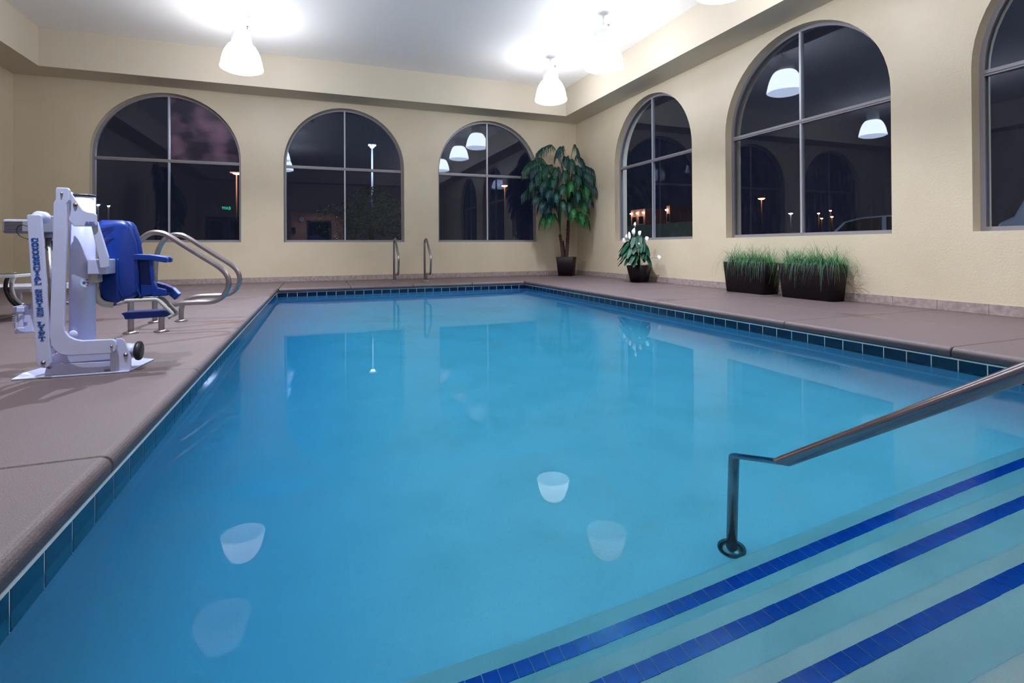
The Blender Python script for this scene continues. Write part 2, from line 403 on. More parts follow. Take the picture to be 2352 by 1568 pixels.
# ---- windows
def window(idx, u0, u1, right=False, fog=False):
    P = (lambda u, d, z: (d, u, z)) if right else (lambda u, d, z: (u, d, z))
    c, r = (u0+u1)/2, (u1-u0)/2
    um = c - (0.022 if not right else 0) + (0.05 if right and idx == 4 else 0)
    root = sempty('window_%d' % idx, P(c, GL, SILL), 'tall arched window in a grey aluminium frame, ' + ['', 'behind the pool lift', 'in the middle of the back wall', 'beside the tall palm', 'beside the flowering plant', 'above the two long grass planters', 'cut by the right edge of the photo'][idx])
    fw = 0.045
    def outline(ins):
        return [(u1-ins, SILL+ins), (u0+ins, SILL+ins), (u0+ins, SPRING)] + [(c-(r-ins)*math.cos(PI*k/NA), SPRING+(RAD-ins)*math.sin(PI*k/NA)) for k in range(1, NA)] + [(u1-ins, SPRING)]
    a, b = outline(0.0), outline(fw); n = len(a)
    mb = MB()
    for k in range(n):
        k2 = (k+1) % n
        A, B, A2, B2 = a[k], b[k], a[k2], b[k2]
        vs = [P(A[0], GL-.02, A[1]), P(B[0], GL-.02, B[1]), P(B2[0], GL-.02, B2[1]), P(A2[0], GL-.02, A2[1]),
              P(A[0], GL+.04, A[1]), P(B[0], GL+.04, B[1]), P(B2[0], GL+.04, B2[1]), P(A2[0], GL+.04, A2[1])]
        mb.add(vs, [(0,1,2,3), (4,7,6,5), (1,5,6,2)])
    mb.build('window_frame', M['alu'], root)
    zt0, zt1 = 2.262, 2.318
    tr = MB(); tr.box(*sorted_box(P(u0+fw, GL-.03, zt0), P(u1-fw, GL+.04, zt1))); tr.box(*sorted_box(P(u0+fw, GL-.038, zt0+.02), P(u1-fw, GL-.03, zt0+.03)))
    tr.build('transom', M['alu'], root)
    mu = MB(); mu.box(*sorted_box(P(um-.013, GL-.028, SILL+fw), P(um+.013, GL+.03, zt0)))
    mu.build('mullion', M['alu_light'], root)
    ztop = SPRING + (RAD-fw)*math.sqrt(max(0, 1-((um-c)/(r-fw))**2))
    mu = MB(); mu.box(*sorted_box(P(um-.013, GL-.028, zt1), P(um+.013, GL+.03, ztop+.005)))
    mu.build('mullion', M['alu_light'], root)
    g = fw*.5
    # lower panes
    for q, (p0, p1) in enumerate(((u0+g, um), (um, u1-g))):
        MB().box(*sorted_box(P(p0, GL, SILL+g), P(p1, GL+.006, 2.29))).build('pane', M['glass'], root)
        arc = [(c-(r-g)*math.cos(PI*k/NA), SPRING+(RAD-g)*math.sin(PI*k/NA)) for k in range(NA+1)]
        part = [p for p in arc if p0 <= p[0] <= p1]
        poly = [(p1, 2.29), (p0, 2.29)] + ([(p0, ztop)] if q else []) + part + ([] if q else [(p1, ztop)])
        vs = [P(u, GL, z) for u, z in poly] + [P(u, GL+.006, z) for u, z in poly]; m_ = len(poly)
        MB().add(vs, [tuple(range(m_)), tuple(range(2*m_-1, m_-1, -1))]).build('pane', M['fogglass'] if (fog and q) else M['glass'], root)
    return root
def sorted_box(a, b): return tuple(min(x, y) for x, y in zip(a, b)), tuple(max(x, y) for x, y in zip(a, b))
for i, (a, b) in enumerate(BACKW): window(i+1, a, b, fog=(i == 0))
for i, (a, b) in enumerate(RIGHTW): window(i+4, a, b, True)

# ---- baseboard tiles
def baseboard(side, u0, u1, size, right=False, left=False):
    root = sempty('baseboard_' + side)
    me = {}
    for v in range(3):
        me[v] = None
    u = u1; k = 0
    while u > u0:
        a = max(u-size, u0)
        L = u - a - .003
        if right: bb = MB().box((-.012 - .001*(k % 2), a+.003, 0), (0, u, .101))
        elif left: bb = MB().box((XL, a+.003, 0), (XL+.012, u, .101))
        else: bb = MB().box((a+.003, -.012 - .001*(k % 2), 0), (u, 0, .101))
        bb.build('tile', M['travertine'], root, bevel=.002, seg=1)
        u = a; k += 1
    return root
baseboard('back', XL, -.013, .427)
baseboard('right', YN, -.013, .427, right=True)
baseboard('left', YN, -.013, .427, left=True)

# ------------------------------------------------------------------ pool
# shell
FLOOR0, FLOOR1 = -1.10, -1.45         # depth at the steps and at the far end
def floor_z(y): return FLOOR0 + (FLOOR1-FLOOR0)*min(1, max(0, (y+9.3)/7.5))
CB = -0.068                            # underside of the coping
tz1, tz0 = CB-.004, CB-.004-.152
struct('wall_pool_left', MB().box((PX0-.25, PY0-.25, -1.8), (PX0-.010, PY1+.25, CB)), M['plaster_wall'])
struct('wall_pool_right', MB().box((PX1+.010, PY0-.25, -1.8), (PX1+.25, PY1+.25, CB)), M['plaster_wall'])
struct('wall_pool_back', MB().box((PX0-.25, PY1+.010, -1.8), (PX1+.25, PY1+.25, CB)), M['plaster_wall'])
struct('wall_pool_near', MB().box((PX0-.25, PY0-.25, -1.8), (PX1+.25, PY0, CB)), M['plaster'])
fl = MB(); ys = [PY0-.2, -9.3] + [-9.3+7.6*k/12 for k in range(1, 13)] + [PY1+.2]
for a, b in zip(ys, ys[1:]):
    za, zb = floor_z(a), floor_z(b)
    fl.add([(PX0-.2, a, za), (PX1+.2, a, za), (PX1+.2, b, zb), (PX0-.2, b, zb)], [(0,1,2,3)], True)
fl.add([(PX0-.2, PY0-.2, -1.75), (PX1+.2, PY0-.2, -1.75), (PX1+.2, PY1+.2, -1.75), (PX0-.2, PY1+.2, -1.75)], [(3,2,1,0)])
RC = .75
for a, b in zip(ys[:-1], ys[1:]):
    for x0, sg in ((PX0-.010, 1), (PX1+.010, -1)):
        za, zb = floor_z(a), floor_z(b)
        L_ = [(RC*(1-math.sin(t)), RC*(1-math.cos(t))) for t in [k*PI/2/8 for k in range(9)]]
        for (p, h), (p2, h2) in zip(L_, L_[1:]):
            fl.add([(x0+sg*p, a, za+h), (x0+sg*p2, a, za+h2), (x0+sg*p2, b, zb+h2), (x0+sg*p, b, zb+h)], [(0,1,2,3)], True)
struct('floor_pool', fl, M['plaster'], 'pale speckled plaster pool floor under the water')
# waterline tiles: every tile a piece, on a grout bed
PT = 0.1525
def tile_row(name, n, start, step, size, rz):
    root = sempty(name)
    me = MB().box((-size/2, -.010, -.0755), (size/2, 0, .0755)).mesh('tile', M['tile'])
    for k in range(n):
        o = place(root, me, 'tile', Vector(start) + Vector(step)*k, (0, 0, rz))
        o.location.z += 0
    return root
zc = (tz0+tz1)/2
nb = int((PX1-PX0)/PT)+1
tile_row('trim_tiles_back', 29, (PX0+.012+PT/2-.003, PY1+.010, zc), (PT, 0, 0), PT-.007, 0)
tile_row('trim_tiles_right', 63, (PX1+.010, -9.131+PT/2-.001 - PT*14, zc), (0, PT, 0), PT-.007, -PI/2)
tile_row('trim_tiles_left', 63, (PX0-.010, -9.131+PT/2-.001 - PT*14, zc), (0, PT, 0), PT-.007, PI/2)
gr = MB()
gr.box((PX0-.012, PY0, tz0-.004), (PX0-.0015, PY1, CB)); gr.box((PX1+.0015, PY0, tz0-.004), (PX1+.012, PY1, CB)); gr.box((PX0, PY1+.0015, tz0-.004), (PX1, PY1+.012, CB))
# white grout line just under the coping
gr.box((PX0-.012, PY0, CB-.010), (PX0+.006, PY1, CB)); gr.box((PX1-.006, PY0, CB-.010), (PX1+.012, PY1, CB)); gr.box((PX0, PY1-.006, CB-.010), (PX1, PY1+.012, CB))
struct('trim_2', gr, M['grout'], 'pale grout bed behind the navy waterline tiles')
# steps
STEPS = [(-.93, -9.50, -9.57), (-.73, -9.765, -9.83), (-.53, -10.06, -10.12), (-.33, -10.36, -10.42)]
sq = MB().box((-.0242, -.0245, -.004), (.0242, .0245, .001)).mesh('mosaic_tile', M['mosaic'])
for k, (z, ye, yt) in enumerate(STEPS):
    b_ = 0.022
    prof = [(PY0-.1, z-.3 if k else -1.3), (ye, z-.3 if k else -1.3), (ye, z-b_)]
    prof += [(ye-b_+b_*math.cos(a), z-b_+b_*math.sin(a)) for a in (PI/8, PI/4, 3*PI/8)] + [(ye-b_, z), (PY0-.1, z)]
    sm = MB(); n = len(prof)
    vs = [(PX0-.1, y, zz) for y, zz in prof] + [(PX1+.1, y, zz) for y, zz in prof]
    sm.add(vs, [tuple(range(n)), tuple(range(2*n-1, n-1, -1))]); 
    sm.add(vs, [(i, i+n, (i+1) % n + n, (i+1) % n) for i in range(n)], True)
    st = sm.build('pool_step', M['plaster_step']); st['kind'] = 'structure'
    for o in [st]:
        o['label'] = ['lowest', 'second lowest', 'third lowest', 'topmost'][k] + ' submerged plaster pool step' + (' with a blue mosaic strip' if k < 3 else '')
    if k < 3:
        rx = random.Random(k)
        for i in range(87):
            place(st, sq, 'tile', (PX0+.035+.0505*i, yt-.025+rx.uniform(-.0006, .0006), z+.001), (0, 0, rx.uniform(-.012, .012)))
# near deck over the top step
# water
wm = MB().box((PX0-.05, PY0-.05, -1.74), (PX1+.05, PY1+.05, WL)).build('pool_water', M['water'])
tag(wm, 'clear still blue water filling the swimming pool', 'water')
wm['kind'] = 'stuff'

# ------------------------------------------------------------------ deck: one slab per joint, bull-nosed where it meets the pool
OV = 0.032                              # overhang past the tiles
deck = sempty('floor', label='pink textured concrete pool deck cut into slabs')
G = .004
def nose(sign):                          # profile offsets (out, z) of the bull nose, from the top inward edge to the underside
    pr = []
    r = .034
    for k in range(7):
        a = PI/2 - k*(PI/2)/6
        pr.append((-r + r*math.cos(a)*1.0, -r*1.0 + r*math.sin(a)))
    pr.append((-.004, CB+.012)); pr.append((-.014, CB))
    return pr
def slab(kind, a0, a1, far):
    """kind: 'left' a along y, edge at x=PX0+OV, far = outer x ; 'right' ; 'back' a along x, edge at y=PY1-OV"""
    pr = nose(1)
    e = {'left': PX0+.017, 'right': PX1-.024, 'back': PY1-OV, 'near': PY0+OV}[kind]
    s = {'left': 1, 'right': -1, 'back': -1, 'near': 1}[kind]
    prof = [(far, CB), (far, 0)] + [(e + s*o, z) for o, z in pr]
    a0 += G; a1 -= G; b = .004
    secs = [(a0, -b), (a0+b, 0), (a1-b, 0), (a1, -b)]       # rounded joint edges: end sections sink slightly
    vs = []; n = len(prof)
    for a, dz in secs:
        for q, (u, z) in enumerate(prof):
            zz = z + (dz if z > CB+.01 else 0); uu = u + (s*dz if q >= 4 else 0)
            vs.append((uu, a, zz) if kind in ('left', 'right') else (a, uu, zz))
    mb = MB()
    mb.add(vs, [(i*n+k, i*n+(k+1) % n, (i+1)*n+(k+1) % n, (i+1)*n+k) for i in range(3) for k in range(n)] + [tuple(range(n)), tuple(range(4*n-1, 3*n-1, -1))])
    o = mb.build('slab', M['deck'], deck); return o
def plain(x0, x1, y0, y1):
    o = MB().box((x0+G, y0+G, CB), (x1-G, y1-G, 0)).build('slab', M['deck'], deck, bevel=.004, seg=1); return o
LJ = [-14.0, -12.6, -11.25, -10.2, -9.045, -7.775, -6.19, -4.7, -3.2, PY1-OV]
XJ = -7.36
for a, b in zip(LJ, LJ[1:]):
    slab('left', a, b, XJ + G)
    plain(XL, XJ, a, b)
RJ = [-14.0, -12.6, -11.3, -10.15, -8.95, -7.70, -5.90, -4.3, -2.95, PY1-OV]
XR = -1.06
for a, b in zip(RJ, RJ[1:]):
    slab('right', a, b, XR)
    plain(XR, 0, a, b)
BJ = [PX0+OV, -5.32, -4.25, -3.15, PX1-OV]
for a, b in zip(BJ, BJ[1:]): slab('back', a, b, 0)
plain(XL, XJ, PY1-OV, 0); plain(XJ, PX0+OV, PY1-OV, 0); plain(PX1-OV, 0, PY1-OV, 0)
for a, b in zip([PX0+OV, -5.2, -3.6], [-5.2, -3.6, PX1-OV]): slab('near', a, b, YN)
bd = MB()
bd.box((XL, YN, -.3), (PX0-.012, 0, CB-.001)); bd.box((PX1+.012, YN, -.3), (0, 0, CB-.001)); bd.box((PX0-.012, PY1+.012, -.3), (PX1+.012, 0, CB-.001)); bd.box((PX0-.012, YN, -.3), (PX1+.012, PY0-.01, CB-.001))
struct('floor_base', bd, M['asphalt'])

# ------------------------------------------------------------------ pendant lamps
def make_lamp(x, y, label):
    t = thing('pendant_lamp', (x, y, CZ), label, 'ceiling lamp', 'dome pendant lamps under the ceiling')
    MB().lathe([(0, CZ), (.065, CZ), (.065, CZ-.012), (.02, CZ-.03), (0, CZ-.03)], (x, y, 0), 20).build('canopy', M['housing'], t)
    MB().cyl((x, y, CZ-.02), (x, y, 4.03), .017, 12).build('stem', M['housing'], t)
    MB().lathe([(0, 4.045), (.06, 4.04), (.115, 4.0), (.138, 3.95), (.143, 3.86), (.150, 3.80), (.150, 3.79), (.0, 3.79)], (x, y, 0), 28).build('housing', M['housing'], t)
    k = MB(); k.cyl((x+.08, y-.02, 4.03), (x+.08, y-.02, 4.075), .006, 8); k.cyl((x+.06, y-.02, 4.075), (x+.10, y-.02, 4.075), .006, 8); k.build('latch', M['bolt'], t)
    pr = [(.150, 3.79), (.185, 3.765), (.225, 3.70), (.258, 3.62), (.280, 3.53), (.292, 3.45)]
    MB().lathe(pr, (x, y, 0), 72, flute=.006).build('lamp_shade', M['shade'], t)
    MB().lathe([(.292, 3.45), (.300, 3.447), (.303, 3.43), (.298, 3.412)], (x, y, 0), 40).build('rim', M['shade'], t)
    MB().lathe([(.298, 3.412), (.24, 3.385), (.15, 3.366), (.06, 3.36), (0, 3.358)], (x, y, 0), 40).build('lens', M['bulb'], t)
    return t
lab = {0: 'white dome pendant lamp nearest the back right corner, above the palm', 1: 'bright dome pendant lamp right of centre, larger and nearer than the corner one',
       4: 'bright dome pendant lamp hanging over the left side, its whole shade in view', 5: 'glowing dome pendant lamp cut by the top edge of the photo on the left'}
first = None
for i, (x, y) in enumerate(LAMPS):
    l = lab.get(i, {2: 'dome pendant lamp just above the frame, mirrored leftmost in the window beside the palm', 3: 'dome pendant lamp outside the frame, over the blue-striped steps', 6: 'dome pendant lamp outside the frame, over the left handrails', 7: 'dome pendant lamp mirrored at the left edge of the middle back window', 8: 'dome pendant lamp behind the camera, over the near right deck'}.get(i, 'dome pendant lamp'))
    if first is None: first = make_lamp(x, y, l); t = first
    else:
        t = copy_tree(first); t.location = (x, y, CZ); t['label'] = l
    ld = bpy.data.lights.new('lamp_light', 'SPOT'); ld.spot_size = math.radians(116); ld.spot_blend = 1.0; ld.shadow_soft_size = 0.0; ld.energy = {2: 84, 3: 54, 8: 50, 7: 80}.get(i, 114 if x > -3 else 92); ld.color = (.84, .89, 1.0)
    lo = bpy.data.objects.new('lamp_light', ld); C.objects.link(lo); lo.parent = t; lo.location = (0, 0, 3.335-CZ)
# lobby light
ld = bpy.data.lights.new('lobby_light', 'AREA'); ld.size = .8; ld.energy = 55; ld.color = (1, .85, .7)
lo = bpy.data.objects.new('lobby_light', ld); C.objects.link(lo); lo.location = (-5.9, -15.6, 2.58)

# ------------------------------------------------------------------ stainless handrails
def rail(name, path, r, feet, label, cat, group=None, flange=.052, seg=14, m='steel'):
    t = thing(name, (feet[0][0], feet[0][1], feet[0][2] if len(feet[0]) > 2 else 0), label, cat, group)
    MB().tube(path, r, seg).build('tube', M[m], t)
    for f in feet:
        z = f[2] if len(f) > 2 else 0
        MB().lathe([(0, z+.001), (flange, z+.001), (flange, z+.009), (flange*.62, z+.016), (r+.004, z+.018), (r, z+.018)], (f[0], f[1], 0), 24).build('base_plate', M[m], t)
    return t
def stair_rail(y, label, dx=0):
    pts = [(-7.215, y, 0), (-7.215, y, .33), (-7.205, y, .56), (-7.165, y, .70), (-7.095, y, .775), (-7.02, y, .782), (-6.955, y, .752), (-6.86, y, .683), (-6.73, y, .589),
           (-6.61, y, .502), (-6.558, y, .44), (-6.541, y, .375), (-6.556, y, .305), (-6.60, y, .248), (-6.67, y, .222), (-6.78, y, .221), (-6.88, y, .218), (-6.95, y, .200), (-6.995, y, .16), (-7.012, y, .10), (-7.012, y, 0)]
    return rail('stair_handrail', smooth_path(pts, 6), .021, [(-7.215, y), (-7.012, y)], label, 'handrail', 'curved pool rails by the lift')
stair_rail(-6.23, 'curved stainless handrail nearer the camera, right behind the blue lift seat')
stair_rail(-5.60, 'curved stainless handrail farther from the camera, behind its twin near the lift')
def grab(x, y, label):
    pts = fillet([(x, y, 0), (x, y, .815), (x, y-.20, .83), (x, y-.62, .47), (x, y-.56, .16), (x, y-.26, .155), (x, y-.17, .155), (x, y-.17, 0)], [.10, .12, .12, .09, .05, .05], 8)
    return rail('grab_rail', pts, .02, [(x, y), (x, y-.17)], label, 'grab rail', 'grab rails at the far pool edge', .045)
grab(-4.44, -.72, 'left one of two steel grab rails at the far end of the pool')
grab(-3.86, -.86, 'right one of two steel grab rails at the far end of the pool')
pts = fillet([(-4.265, -9.355, -1.10), (-4.268, -9.375, -.318), (-4.272, -9.43, -.275), (-4.275, -9.62, -.133), (-4.30, -10.28, .325), (-4.31, -11.0, .83), (-4.31, -11.45, .83), (-4.31, -11.55, 0)], [.04, .05, .1, .2, .15, .12], 6)
rail('entry_handrail', pts, .0215, [(-4.265, -9.355, -1.10), (-4.31, -11.55, 0)], 'long steel handrail sloping down into the water above the blue-striped steps', 'handrail', flange=.055, seg=20, m='steel_matt')

# ------------------------------------------------------------------ pool lift
YF = -7.73
L = thing('pool_lift', (-7.03, -7.62, 0), 'white folding pool lift with a blue seat standing on the left deck', 'pool lift')
def pr(name, poly, y0, y1, m, bevel=.004, parent=None):
    return MB().prism(poly, 1, y0, y1).build(name, m, parent or L, bevel=bevel)
def arc2(c, r, a0, a1, n=8): return [(c[0]+r*math.cos(math.radians(a0+(a1-a0)*k/n)), c[1]+r*math.sin(math.radians(a0+(a1-a0)*k/n))) for k in range(n+1)]
# floor plate
bp = MB(); poly = [(-7.285, -7.74), (-6.795, -7.752), (-6.755, -7.45), (-6.85, -7.38), (-7.25, -7.40), (-7.30, -7.60)]
bp.prism(poly, 2, .001, .009); bp.build('floor_plate', M['white'], L, bevel=.002)
pr('base_rail', [(-7.165, .009), (-6.875, .009), (-6.875, .058), (-7.155, .064)], -7.715, -7.705, M['white'], .002)
pr('base_rail', [(-7.165, .009), (-6.875, .009), (-6.875, .058), (-7.155, .064)], -7.52, -7.51, M['white'], .002)
pr('base_block', [(-7.150, .064), (-6.88, .068), (-6.88, .126), (-7.120, .120)], -7.715, -7.53, M['white'], .003)
for y in (-7.735,):
    pr('pivot_bracket', [(-6.881, .009), (-6.789, .009), (-6.789, .076), (-6.811, .146), (-6.818, .168), (-6.832, .180), (-6.856, .180), (-6.881, .100)], y, y+.010, M['white'], .002)
arm = [(-7.095, .968), (-7.048, .968), (-7.042, .955), (-7.041, .905), (-7.053, .885), (-7.054, .75), (-7.064, .262)] + \
      [(-7.060, .235), (-7.044, .208), (-7.020, .192), (-6.990, .184)] + [(-6.862, .182), (-6.848, .172), (-6.844, .150), (-6.848, .122), (-6.866, .108)] + \
      [(-7.040, .110), (-7.078, .118), (-7.104, .140), (-7.118, .168), (-7.124, .208), (-7.121, .35), (-7.111, .683), (-7.108, .888), (-7.099, .905), (-7.099, .958)]
pr('folding_arm', arm, -7.765, -7.745, M['white'], .004)
MB().cyl((-7.080, -7.745, .940), (-7.080, -7.66, .940), .020, 20).build('arm_pin', M['white'], L)
# central post
MB().cyl((-7.038, -7.62, .13), (-7.038, -7.62, .940), .0565, 32).build('post', M['white'], L)
MB().lathe([(.0, .947), (.055, .947), (.059, .943), (.059, .936), (.0, .936)], (-7.038, -7.62, 0), 32).build('post_cap', M['black'], L)
MB().lathe([(0, -.002), (.020, -.002), (.022, 0), (.022, .03)], (-7.060, -7.682, .205), 20, axis=1).build('pin_cap', M['white'], L)
br = [(-7.046, .950), (-7.030, .922), (-7.010, .884), (-6.995, .858), (-6.975, .847), (-6.946, .842), (-6.934, .832), (-6.933, .782), (-6.941, .772), (-7.032, .772), (-7.053, .803), (-7.052, .887)]
bk = pr('head_bracket', br, -7.744, -7.734, M['white'], .003)
pr('link_arm', [(-6.963, .778), (-6.936, .800), (-6.888, .612), (-6.886, .562), (-6.892, .554), (-6.925, .554), (-6.930, .600)], -7.733, -7.715, M['white'], .004)
pr('link_block', [(-6.99, .52), (-6.905, .52), (-6.905, .60), (-6.99, .60)], -7.70, -7.56, M['white'], .005)
pr('seat_joint', [(-6.985, .475), (-6.955, .475), (-6.955, .545), (-6.985, .545)], -7.68, -7.60, M['cream'], .004)
# arm carrying the words
ta = MB(); ta.prism([(-7.214, .822), (-7.208, .828), (-7.162, .828), (-7.157, .822), (-7.118, .082), (-7.126, .062), (-7.145, .056), (-7.168, .064), (-7.176, .086)], 1, -7.765, -7.745)
lt = ta.build('lettered_arm', M['white'], L, bevel=.003)
MB().lathe([(0, -.004), (.028, -.004), (.030, 0), (.030, .05), (0, .05)], (-7.176, -7.74, .818), 28, axis=1).build('pulley', M['white'], L)
# slab letters, built as small blocks standing proud of the arm
FNT = {'C': ["011101","110011","110001","110000","110001","110011","011110"], 'O': ["0111110","1110111","1100011","1100011","1100011","1110111","0111110"],
 'M': ["11000011","01100110","01111110","01111110","01011010","01000010","11100111"], 'E': ["111111","011001","011010","011110","011010","011001","111111"],
 'R': ["1111110","0110011","0110011","0111110","0110110","0110011","1110011"], 'I': ["1111","0110","0110","0110","0110","0110","1111"],
 'A': ["001100","001100","011110","010010","011110","110011","111111"], 'L': ["1111000","0110000","0110000","0110000","0110001","0110011","1111111"],
 'S': ["0111101","1100011","1110000","0111110","0000111","1100011","1011110"], 'F': ["111111","011001","011010","011110","011010","011000","111100"],
 'T': ["11111111","10011001","00011000","00011000","00011000","00011000","00111100"]}
def word(wd, z0, z1):
    n = len(wd); h = (z0-z1)/n
    mb = MB()
    for i, ch in enumerate(wd):
        rows = FNT[ch]; W_ = len(rows[0]); cw = .0285/W_ if ch != 'I' else .018/W_
        zt = z0 - i*h; rh = h*.80/7
        cx_ = -7.183 + (0.711 - zt + h/2)/(0.711-.192)*.030
        for r_, row in enumerate(rows):
            j = 0
            while j < W_:
                if row[j] == '1':
                    k = j
                    while k < W_ and row[k] == '1': k += 1
                    sh = (r_/7)*h*.058
                    mb.box((cx_ + (j-W_/2)*cw + sh, -7.7665, zt-(r_+1.06)*rh), (cx_ + (k-W_/2)*cw + sh, -7.7645, zt-r_*rh))
                    j = k
                else: j += 1
    o = mb.build('lettering', M['blueink'], lt); o['label'] = 'blue word %s lettered down the arm' % wd
word('COMMERCIAL', .711, .474); word('SERIES', .454, .314); word('LIFT', .291, .190)
def text(body, loc, size, m, parent, rot=(PI/2, 0, 0), shear=0, align='CENTER', name='lettering', ext=.0006):
    c = bpy.data.curves.new(name, 'FONT'); c.body = body; c.size = size; c.extrude = ext; c.align_x = align; c.align_y = 'CENTER'; c.shear = shear; c.materials.append(m); c.offset = size*.0
    tmp = bpy.data.objects.new('tmp', c); C.objects.link(tmp); bpy.context.view_layer.update()
    me = bpy.data.meshes.new_from_object(tmp.evaluated_get(bpy.context.evaluated_depsgraph_get())); bpy.data.objects.remove(tmp)
    if not me.materials: me.materials.append(m)
    o = bpy.data.objects.new(name, me); C.objects.link(o); o.parent = parent; o.location = Vector(loc)-wloc(parent); o.rotation_euler = rot; return o
text('PATENT\nPENDING', (-6.963, -7.7455, .788), .0105, M['blueink'], bk, shear=.2)
# round sticker on the post: pale disc wrapped on the cylinder, with a star and short strokes
stk = MB(); pc = Vector((-7.038, -7.62, 0))
def on_post(a, z, r=.0572): return (pc.x + r*math.cos(a), pc.y + r*math.sin(a), z)
A0 = math.radians(-58); ring = [on_post(A0 + .022*math.cos(2*PI*k/24)/.0565, .478 + .026*math.sin(2*PI*k/24)) for k in range(24)]
stk.add([on_post(A0, .478)] + ring, [(0, 1+k, 1+(k+1) % 24) for k in range(24)], True)
stk = stk.build('sticker', M['paleblue'], L)
st5 = MB(); P5 = [(lambda rr, a: on_post(A0-.10 + rr*math.cos(a)/.0565, .476 + rr*math.sin(a), .0578))(.011 if k % 2 == 0 else .0045, PI/2 + k*PI/5) for k in range(10)]
st5.add([on_post(A0-.10, .476, .0578)] + P5, [(0, 1+k, 1+(k+1) % 10) for k in range(10)]); st5.build('star', M['blueink'], stk)
rd = MB()
for dz, da in ((.014, .12), (-.004, .16), (-.016, .10)): rd.add([on_post(A0+da-.07, .478+dz-.003, .058), on_post(A0+da+.07, .478+dz-.003, .058), on_post(A0+da+.07, .478+dz+.003, .058), on_post(A0+da-.07, .478+dz+.003, .058)], [(0,1,2,3)])
rd.build('star', M['redink'], stk)
# bolts
for x, z, r, y, m in ((-7.073, .938, .0055, -7.766, 'bolt'), (-7.024, .884, .0095, -7.745, 'rust'), (-7.148, .085, .010, -7.766, 'bolt'), (-7.133, .055, .0075, -7.742, 'bolt'), (-6.865, .146, .006, -7.766, 'bolt'), (-6.812, .092, .010, -7.736, 'bolt')):
    MB().lathe([(0, -.007), (r*.45, -.007), (r*.45, -.004), (r*.8, -.004), (r*.85, -.002), (r, -.002), (r, .001)], (x, y, z), 14, axis=1).build('bolt', M[m], L)
MB().box((-6.905, -7.742, .012), (-6.878, -7.738, .022)).build('bolt', M['bolt'], L, bevel=.002)
# rear axle tube and wheel
MB().cyl((-6.83, -7.68, .110), (-6.772, -7.68, .100), .036, 24).build('axle_sleeve', M['white'], L)
MB().lathe([(0, -.006), (.040, -.006), (.049, 0), (.052, .010), (.049, .020), (.040, .024), (0, .024)], (-6.778, -7.68, .100), 28, axis=0).build('wheel', M['black'], L)
# actuator
ac = MB(); ac.box((-7.385, -7.60, .738), (-7.225, -7.52, .812)); a_ = ac.build('motor_housing', M['greyp'], L, bevel=.012, seg=3)
for k in range(6): MB().box((-7.374+k*.0, -7.602, .752+k*.009), (-7.30, -7.600, .754+k*.009)).build('ridge', M['bolt'], a_)
MB().box((-7.232, -7.61, .742), (-7.165, -7.53, .832)).build('motor_housing', M['greyp'], L, bevel=.006)
MB().tube([(-7.205, -7.57, .742), (-7.201, -7.57, .715)], .024, 16).build('actuator_collar', M['greyp'], L)
MB().tube([(-7.203, -7.57, .72), (-7.165, -7.60, .10)], .014, 12).build('actuator_rod', M['steel'], L)
MB().tube([(-7.190, -7.57, .70), (-7.155, -7.60, .10)], .0065, 8).build('actuator_rod', M['black'], L)
cb = smooth_path([(-7.27, -7.62, .775), (-7.29, -7.625, .783), (-7.31, -7.63, .765), (-7.305, -7.63, .735), (-7.28, -7.63, .715), (-7.22, -7.62, .69), (-7.19, -7.61, .65)], 5)
MB().tube(cb, .003, 6).build('cable', M['black'], L)
# handset box with ribs low on the left
hb = pr('control_box', [(-7.404, .345), (-7.318, .350), (-7.310, .200), (-7.396, .196)], -7.46, -7.38, M['greyp'], .006)
hb.active_material = M['white']
for k in range(7): MB().box((-7.403, -7.463, .235+k*.012), (-7.388, -7.460, .239+k*.012)).build('ridge', M['greyp'], hb)
MB().box((-7.372, -7.474, .205), (-7.352, -7.46, .34)).build('clip', M['white'], hb, bevel=.003)
MB().box((-7.378, -7.478, .315), (-7.346, -7.466, .342)).build('clip', M['white'], hb, bevel=.003)
MB().box((-7.378, -7.478, .205), (-7.346, -7.466, .232)).build('clip', M['white'], hb, bevel=.003)
MB().bar((-7.36, -7.42, .34), (-7.20, -7.55, .36), .03, .03).build('box_mount', M['greyp'], L)
# ---- blue seat
YS = -7.56
shell = [(-6.985, .806), (-6.972, .815), (-6.880, .815), (-6.858, .808), (-6.842, .790), (-6.828, .745), (-6.818, .70), (-6.808, .621), (-6.802, .50), (-6.798, .400), (-6.83, .375), (-6.882, .345), (-6.925, .336), (-6.955, .338), (-6.975, .370), (-6.985, .45), (-6.990, .60)]
def bulge(x, z): return -.016*math.sin(PI*max(0, min(1, (x+6.99)/.19)))
def shellpiece(name, y, th, poly=shell, m='blue', bul=True):
    mb = MB(); cxx = sum(p[0] for p in poly)/len(poly); czz = sum(p[1] for p in poly)/len(poly); n = len(poly); vs = []; rings = [1, .85, .6, .3]
    for side in (0, 1):
        for s_ in rings:
            for x, z in poly:
                X, Z = cxx + (x-cxx)*s_, czz + (z-czz)*s_
                vs.append((X, y + side*th + (bulge(X, Z)*(1-s_**3) if bul else 0), Z))
        vs.append((cxx, y + side*th + (bulge(cxx, czz) if bul else 0), czz))
    fs = []; st = len(rings)*n+1
    for side in (0, 1):
        o = side*st
        for r_ in range(len(rings)-1): fs += [(o+r_*n+k, o+r_*n+(k+1) % n, o+(r_+1)*n+(k+1) % n, o+(r_+1)*n+k) for k in range(n)]
        fs += [(o+3*n+k, o+3*n+(k+1) % n, o+4*n) for k in range(n)]
    fs += [(k, (k+1) % n, st+(k+1) % n, st+k) for k in range(n)]
    return mb.add(vs, fs, True).build(name, M[m], L, bevel=0)
shellpiece('backrest_side', YS, .014)
shellpiece('backrest_side', YS+.09, .014)
